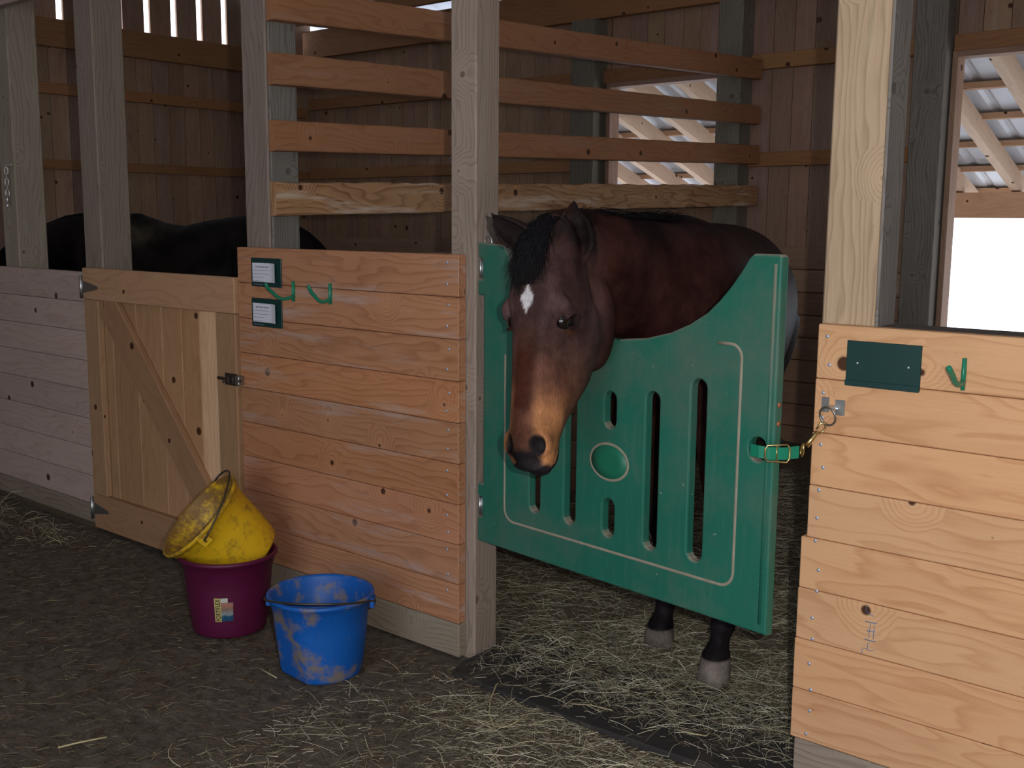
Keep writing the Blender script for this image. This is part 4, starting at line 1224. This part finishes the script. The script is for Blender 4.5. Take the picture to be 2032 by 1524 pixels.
G = HeadFrame((-3.86, 0.30, 1.16), (-4.12, 0.22, 0.68), (-0.85, -0.30, 0.3), 0.95)
G.l = G.a.cross(G.n).normalized()
head_mesh(mb, G)
ear_mesh(mb, G(0.01, -.05, -.07), G(-.15, -.07, -.07), (-.8, -.4, .2), .028)
ear_mesh(mb, G(0.01, .05, -.07), G(-.15, .07, -.07), (-.8, -.4, .2), .028)
for x, y in ((-3.18, .50), (-3.02, .84)):
    leg(mb, [(x, y, 1.0, .12), (x, y, .8, .085), (x, y, .6, .055), (x, y, .47, .05), (x, y, .38, .035), (x, y, .22, .032), (x, y, .16, .042), (x, y - .01, .11, .038), (x, y - .015, .0, .055)])
for x, y in ((-2.36, .98), (-2.24, 1.30)):
    leg(mb, [(x, y, 1.0, .16), (x, y, .8, .12), (x + .03, y + .02, .6, .07), (x + .05, y + .03, .48, .052), (x + .02, y + .01, .38, .038), (x, y, .22, .034), (x, y, .16, .044), (x, y, .11, .038), (x, y, .0, .055)])
def paint_black(co):
    x, y, z = co.T
    c = np.tile(np.array([.011, .0085, .0085]), (len(co), 1))
    d = np.exp(-(((x + 2.86) / .12) ** 2 + ((z - 1.30) / .05) ** 2)) * (y < .80)
    return lerpc(c, (.10, .085, .060), np.clip(d, 0, 1) * .8)
finish_body(mb, 'body', h2, M_dark, 0.012, paint_black, None, 4)
sp_ = []
cr2 = [Vector(p) for p in ((-3.74, .40, 1.22), (-3.60, .42, 1.285), (-3.45, .47, 1.34), (-3.30, .54, 1.395), (-3.15, .61, 1.415))]
for i in range(500):
    t_ = rs.random() * 4; j = min(int(t_), 3); p = cr2[j].lerp(cr2[j + 1], t_ - j) - Vector((0, 0, .012))
    q = rs.uniform(.10, .22)
    sp_.append([p, p + Vector((-.02, -.03, .012)), p + Vector((-.04, -.07, -q * .3)), p + Vector((-.05, -.09, -q))])
strands('mane', M_hair, h2, sp_, .0022)
sp_ = []
for i in range(250):
    a = rs.uniform(0, 6.28); r1 = rs.uniform(0, .07)
    p = Vector((-2.13, 1.24, 1.12))
    sp_.append([p + Vector((.06 * t_ ** .5 + r1 * math.cos(a) * math.sin(t_ * 2.6), .03 * t_ ** .5 + r1 * math.sin(a) * math.sin(t_ * 2.6), -.8 * t_)) for t_ in (0, .15, .4, .7, 1)])
strands('tail', M_hair, h2, sp_, .003)
# ================================================================== mat, bedding and straw
def slab(name, poly, z0, z1, mat, label, cat):
    bm_ = bmesh.new()
    vs = [bm_.verts.new((x, y, z1)) for x, y in poly]; f_ = bm_.faces.new(vs)
    r_ = bmesh.ops.extrude_face_region(bm_, geom=[f_])
    for v_ in r_['geom']:
        if isinstance(v_, bmesh.types.BMVert): v_.co.z = z0
    bmesh.ops.recalc_face_normals(bm_, faces=bm_.faces)
    me_ = bpy.data.meshes.new(name); bm_.to_mesh(me_); me_.materials.append(mat)
    o_ = bpy.data.objects.new(name, me_); COL.objects.link(o_)
    md = o_.modifiers.new('b', 'BEVEL'); md.width = .003; md.segments = 2
    return tag(o_, label, cat)
slab('rubber_mat', [(0.075, -0.105), (0.30, -0.118), (0.60, -0.122), (0.95, -0.108), (1.132, -0.10), (1.132, 0.30), (0.6, 0.31), (0.10, 0.30), (0.045, 0.20), (0.045, -0.03)], -0.008, 0.014, M_rubber, 'worn black rubber mat across the threshold below the green gate', 'mat')
def bed_z(x, y):
    edge = min(1, max(0, (y - 0.08) / .5))
    q = .5 + .5 * math.sin(x * 3.1 + y * 2.3 + 1) * math.cos(y * 2.9 - x)
    hump = .020 * math.exp(-(((x - .42) / .15) ** 2 + ((y - .44) / .13) ** 2))
    return -0.004 + edge * (0.004 + 0.016 * q + .022 * max(0, y - .8)) + hump + .004 * wob(x * 3, y * 3)
def straw_floor():
    M, t, b = mat_base('bedding', 0.9, 0.1)
    oc = N(t, 'ShaderNodeTexCoord').outputs['Object']
    a = noise(t, oc, 3, 5, 0.7); g = noise(t, scaled(t, oc, (25, 110, 30)), 1.0, 5, 0.75); g2 = noise(t, scaled(t, oc, (110, 30, 30)), 1.0, 5, 0.75)
    c = mixc(t, a, (0.075, 0.060, 0.042), (0.26, 0.215, 0.155))
    c = mixc(t, mapr(t, math_n(t, 'MAXIMUM', g, g2), 0.56, 0.70, 0, 0.9), c, (0.36, 0.31, 0.21))
    L(t, c, b.inputs['Base Color']); bump(t, b, math_n(t, 'ADD', g, g2), 0.8, 0.01)
    return M
M_bed = straw_floor()
o = uneven('bedding', -0.90, 3.2, 0.29, 3.62, 150, 130, bed_z, M_bed); tag(o, 'dark trampled bedding under the bay horse', 'bedding', kind='stuff')
o = uneven('bedding', -5.0, -1.12, 0.24, 3.62, 60, 50, lambda x, y: .02 + .01 * wob(x, y), M_bed); tag(o, 'dark bedding under the black horse in the left stall', 'bedding', kind='stuff')
def straw_mat():
    M, t, b = mat_base('straw', 0.75, 0.25)
    at = N(t, 'ShaderNodeAttribute', attribute_name='tone').outputs['Color']
    L(t, at, b.inputs['Base Color'])
    return M
M_straw = straw_mat()
def scatter(name, n, posf, zf, lnf, radf, label, cols, tilt=0.10, curl=0.35, seed=1, big=None):
    rg = np.random.default_rng(seed)
    K = 5
    P = posf(rg, n); n = len(P)
    ang = rg.uniform(0, 2 * np.pi, n); ln_ = lnf(rg, n); rad = radf(rg, n)
    cu_ = rg.normal(0, curl, n); tl_ = np.abs(rg.normal(0, tilt, n))
    V = np.zeros((n, K, 3, 3)); C_ = np.zeros((n, 3))
    zb = np.array([zf(x, y) for x, y in P])
    dx = np.zeros((n, K)); dy = np.zeros((n, K)); x = np.zeros(n); y = np.zeros(n); a = ang.copy()
    kink = rg.integers(1, K, n); kamp = rg.normal(0, .9, n) * (rg.random(n) < .25)
    for k in range(K):
        dx[:, k] = x; dy[:, k] = y
        a = a + cu_ / K * 2 + kamp * (kink == k)
        x = x + np.cos(a) * ln_ / (K - 1); y = y + np.sin(a) * ln_ / (K - 1)
    up = rg.random(n) * .006
    for k in range(K):
        t_ = k / (K - 1)
        cz = zb + rad + up + ln_ * tl_ * np.sin(t_ * np.pi * rg.uniform(.5, 1, n))
        px, py = P[:, 0] + dx[:, k], P[:, 1] + dy[:, k]
        aa = ang + cu_ * t_
        nx, ny = -np.sin(aa), np.cos(aa)
        r_ = rad * (1 - .3 * t_)
        for q, an_ in enumerate((0, 2.094, 4.189)):
            V[:, k, q, 0] = px + nx * r_ * 1.3 * math.cos(an_); V[:, k, q, 1] = py + ny * r_ * 1.3 * math.cos(an_); V[:, k, q, 2] = cz + r_ * math.sin(an_)
    idx = np.arange(n)[:, None, None] * (K * 3)
    F_ = []
    for k in range(K - 1):
        for q in range(3):
            a0 = k * 3 + q; a1 = k * 3 + (q + 1) % 3
            F_.append((a0, a1, a1 + 3, a0 + 3))
    F_ = np.array(F_)[None] + idx
    me_ = bpy.data.meshes.new(name)
    nv = n * K * 3; nf = n * len(F_[0])
    me_.vertices.add(nv); me_.vertices.foreach_set('co', V.ravel())
    me_.loops.add(nf * 4); me_.loops.foreach_set('vertex_index', F_.ravel())
    me_.polygons.add(nf); me_.polygons.foreach_set('loop_start', np.arange(nf) * 4)
    me_.update(calc_edges=True)
    cols = np.array(cols); ci = rg.integers(0, len(cols), n); br_ = rg.uniform(.55, 1.25, n)
    cc = np.repeat(cols[ci] * br_[:, None], K * 3, 0)
    ca_ = me_.color_attributes.new('tone', 'FLOAT_COLOR', 'POINT')
    ca_.data.foreach_set('color', np.concatenate([cc, np.ones((nv, 1))], 1).ravel())
    me_.materials.append(M_straw)
    o_ = bpy.data.objects.new(name, me_); COL.objects.link(o_)
    return tag(o_, label, 'hay', kind='stuff')
HC = [(0.66, 0.60, 0.42), (0.55, 0.50, 0.34), (0.42, 0.41, 0.30), (0.90, 0.85, 0.70), (0.20, 0.16, 0.11), (0.30, 0.31, 0.24), (0.16, 0.12, 0.08)]
DC = [(0.20, 0.15, 0.09), (0.13, 0.10, 0.065), (0.30, 0.25, 0.16), (0.16, 0.09, 0.05), (0.24, 0.21, 0.16)]
def in_post(x, y): return (-.10 < x < .06) & (.0 < y < .18)
def pos_stall(rg, n):
    x = rg.uniform(-.9, 1.9, n * 4); y = rg.uniform(-.10, 2.9, n * 4)
    clump = np.sin(x * 7 + y * 3) * np.cos(y * 8 - x * 4) * .5 + .5
    heap = np.exp(-(((x - .62) / .42) ** 2 + ((y - .28) / .22) ** 2))
    pr_ = (.18 + .40 * clump) * (y > .12) + 1.6 * heap + .16 * (y > -.06)
    pr_ = pr_ * np.where((y > .75) & (y < 1.2) & (x < .5), .45, 1)
    ok = (rg.random(n * 4) < pr_) & ~((x < .06) & (y < .22)) & ~((x > 1.10) & (y < .16)) & ~((y < .18) & (x < .045))
    return np.stack([x, y], 1)[ok][:n]
def zs_(x, y): return bed_z(x, y) if y > .31 else 0.013
scatter('hay_bedding', 34000, pos_stall, zs_, lambda r, n: .015 + .13 * r.random(n) ** 1.7, lambda r, n: r.uniform(.0003, .0011, n), 'loose hay strewn in the bay horse stall and over the mat', HC, tilt=.10, seed=3)
def pos_front(rg, n):
    x = rg.uniform(-.1, 1.75, n * 4); y = rg.uniform(-1.15, -.10, n * 4)
    w_ = np.clip(.25 + .9 * np.exp(-((y + .22) / .16) ** 2) * np.clip(x * 1.5, 0, 1) + .35 * (x > .35), 0, 1.3) * (.4 + .6 * (np.sin(x * 9 + 2) * np.cos(y * 11) * .5 + .5))
    ok = rg.random(n * 4) < w_
    return np.stack([x, y], 1)[ok][:n]
def za(x, y): return aisle_z(x, y)
def inside_bucket(x, y): return (((x + .278) ** 2 + (y + .335) ** 2) < .135 ** 2) | (((x + .79) ** 2 + (y + .305) ** 2) < .135 ** 2)
scatter('hay_litter', 9000, pos_front, za, lambda r, n: .012 + .13 * r.random(n) ** 2, lambda r, n: r.uniform(.0003, .0011, n), 'pale hay wisps littered on the aisle in front of the mat', HC, tilt=.05, seed=5)
def pos_aisle(rg, n):
    x = rg.uniform(-4.6, 1.6, n * 4); y = rg.uniform(-2.3, -.03, n * 4)
    ok = ~inside_bucket(x, y)
    return np.stack([x, y], 1)[ok][:n]
scatter('chaff', 14000, pos_aisle, za, lambda r, n: r.uniform(.008, .07, n) , lambda r, n: r.uniform(.0006, .0016, n), 'short bits of chaff trodden into the dark aisle floor', DC, tilt=.02, seed=8)
def pos_tuft(rg, n):
    c_ = rg.integers(0, 4, n); cx = np.array([-3.1, -2.75, -2.3, -3.6])[c_]; cy = np.array([-.12, -.22, -.18, -.2])[c_]
    return np.stack([cx + rg.normal(0, .14, n), np.minimum(cy + rg.normal(0, .05, n), -.02)], 1)
scatter('hay_tuft', 500, pos_tuft, za, lambda r, n: r.uniform(.03, .12, n), lambda r, n: r.uniform(.0006, .0014, n), 'thin tuft of old hay lying against the foot of the far left wall', DC + HC[:2], tilt=.35, seed=9)
# bent long stalks that stand out
def stalk(pts, label, r_=.0022, col='pale'):
    m_ = MB(); m_.tube([Vector(p) for p in pts], r_, 6)
    tag(m_.build('hay_stalk', M_strawlong), label, 'hay')
M_strawlong = plain('long_stalk', (0.50, 0.43, 0.25), 0.6, var=0.25, vscale=30)
stalk([(.245, -.085, .018), (.252, -.105, .02), (.285, -.17, .004), (.34, -.235, .003), (.400, -.285, .003), (.425, -.275, .004), (.437, -.24, .008), (.438, -.19, .012)], 'bent hook-shaped hay stalk in front of the mat near the green gate post')
stalk([(-.386, -1.131, .002), (-.37, -1.09, .004), (-.356, -1.048, .003), (-.342, -1.017, .003)], 'single pale straight stalk lying on the bare aisle at the lower left', .0025)
stalk([(-.403, -.47, .003), (-.36, -.475, .004), (-.31, -.478, .002)], 'pale stalk lying on the aisle at the foot of the blue bucket', .002)
stalk([(.804, .005, .017), (.85, .007, .020), (.887, .024, .018), (.884, .06, .017)], 'pale bent stalk lying on the black mat toward the right wall', .002)
stalk([(.49, -.059, .017), (.543, -.034, .021), (.607, -.012, .017)], 'thin pale stalk lying on the middle of the black mat', .0016)

# ------------------------------------------------------------------ groups of look-alikes
GROUPS = {'wall_girt': 'girts on the barn walls', 'wooden_post': 'posts along the stall fronts', 'wall_post': 'posts against the back wall', 'kick_boards': 'kick boards on the back wall',
          'plank_panel': 'plank walls of the stall fronts', 'notice_card': 'notice cards on the middle plank wall', 'tack_hook': 'green tack hooks', 'feed_bucket': 'buckets on the aisle floor',
          'hay_stalk': 'long loose hay stalks', 'header_beam': 'boards over the stall fronts', 'plate_beam': 'beams above the back wall'}
for o_ in list(bpy.data.objects):
    if o_.parent is None and o_.get('label'):
        g_ = GROUPS.get(o_.name.split('.')[0])
        if g_: o_['group'] = g_
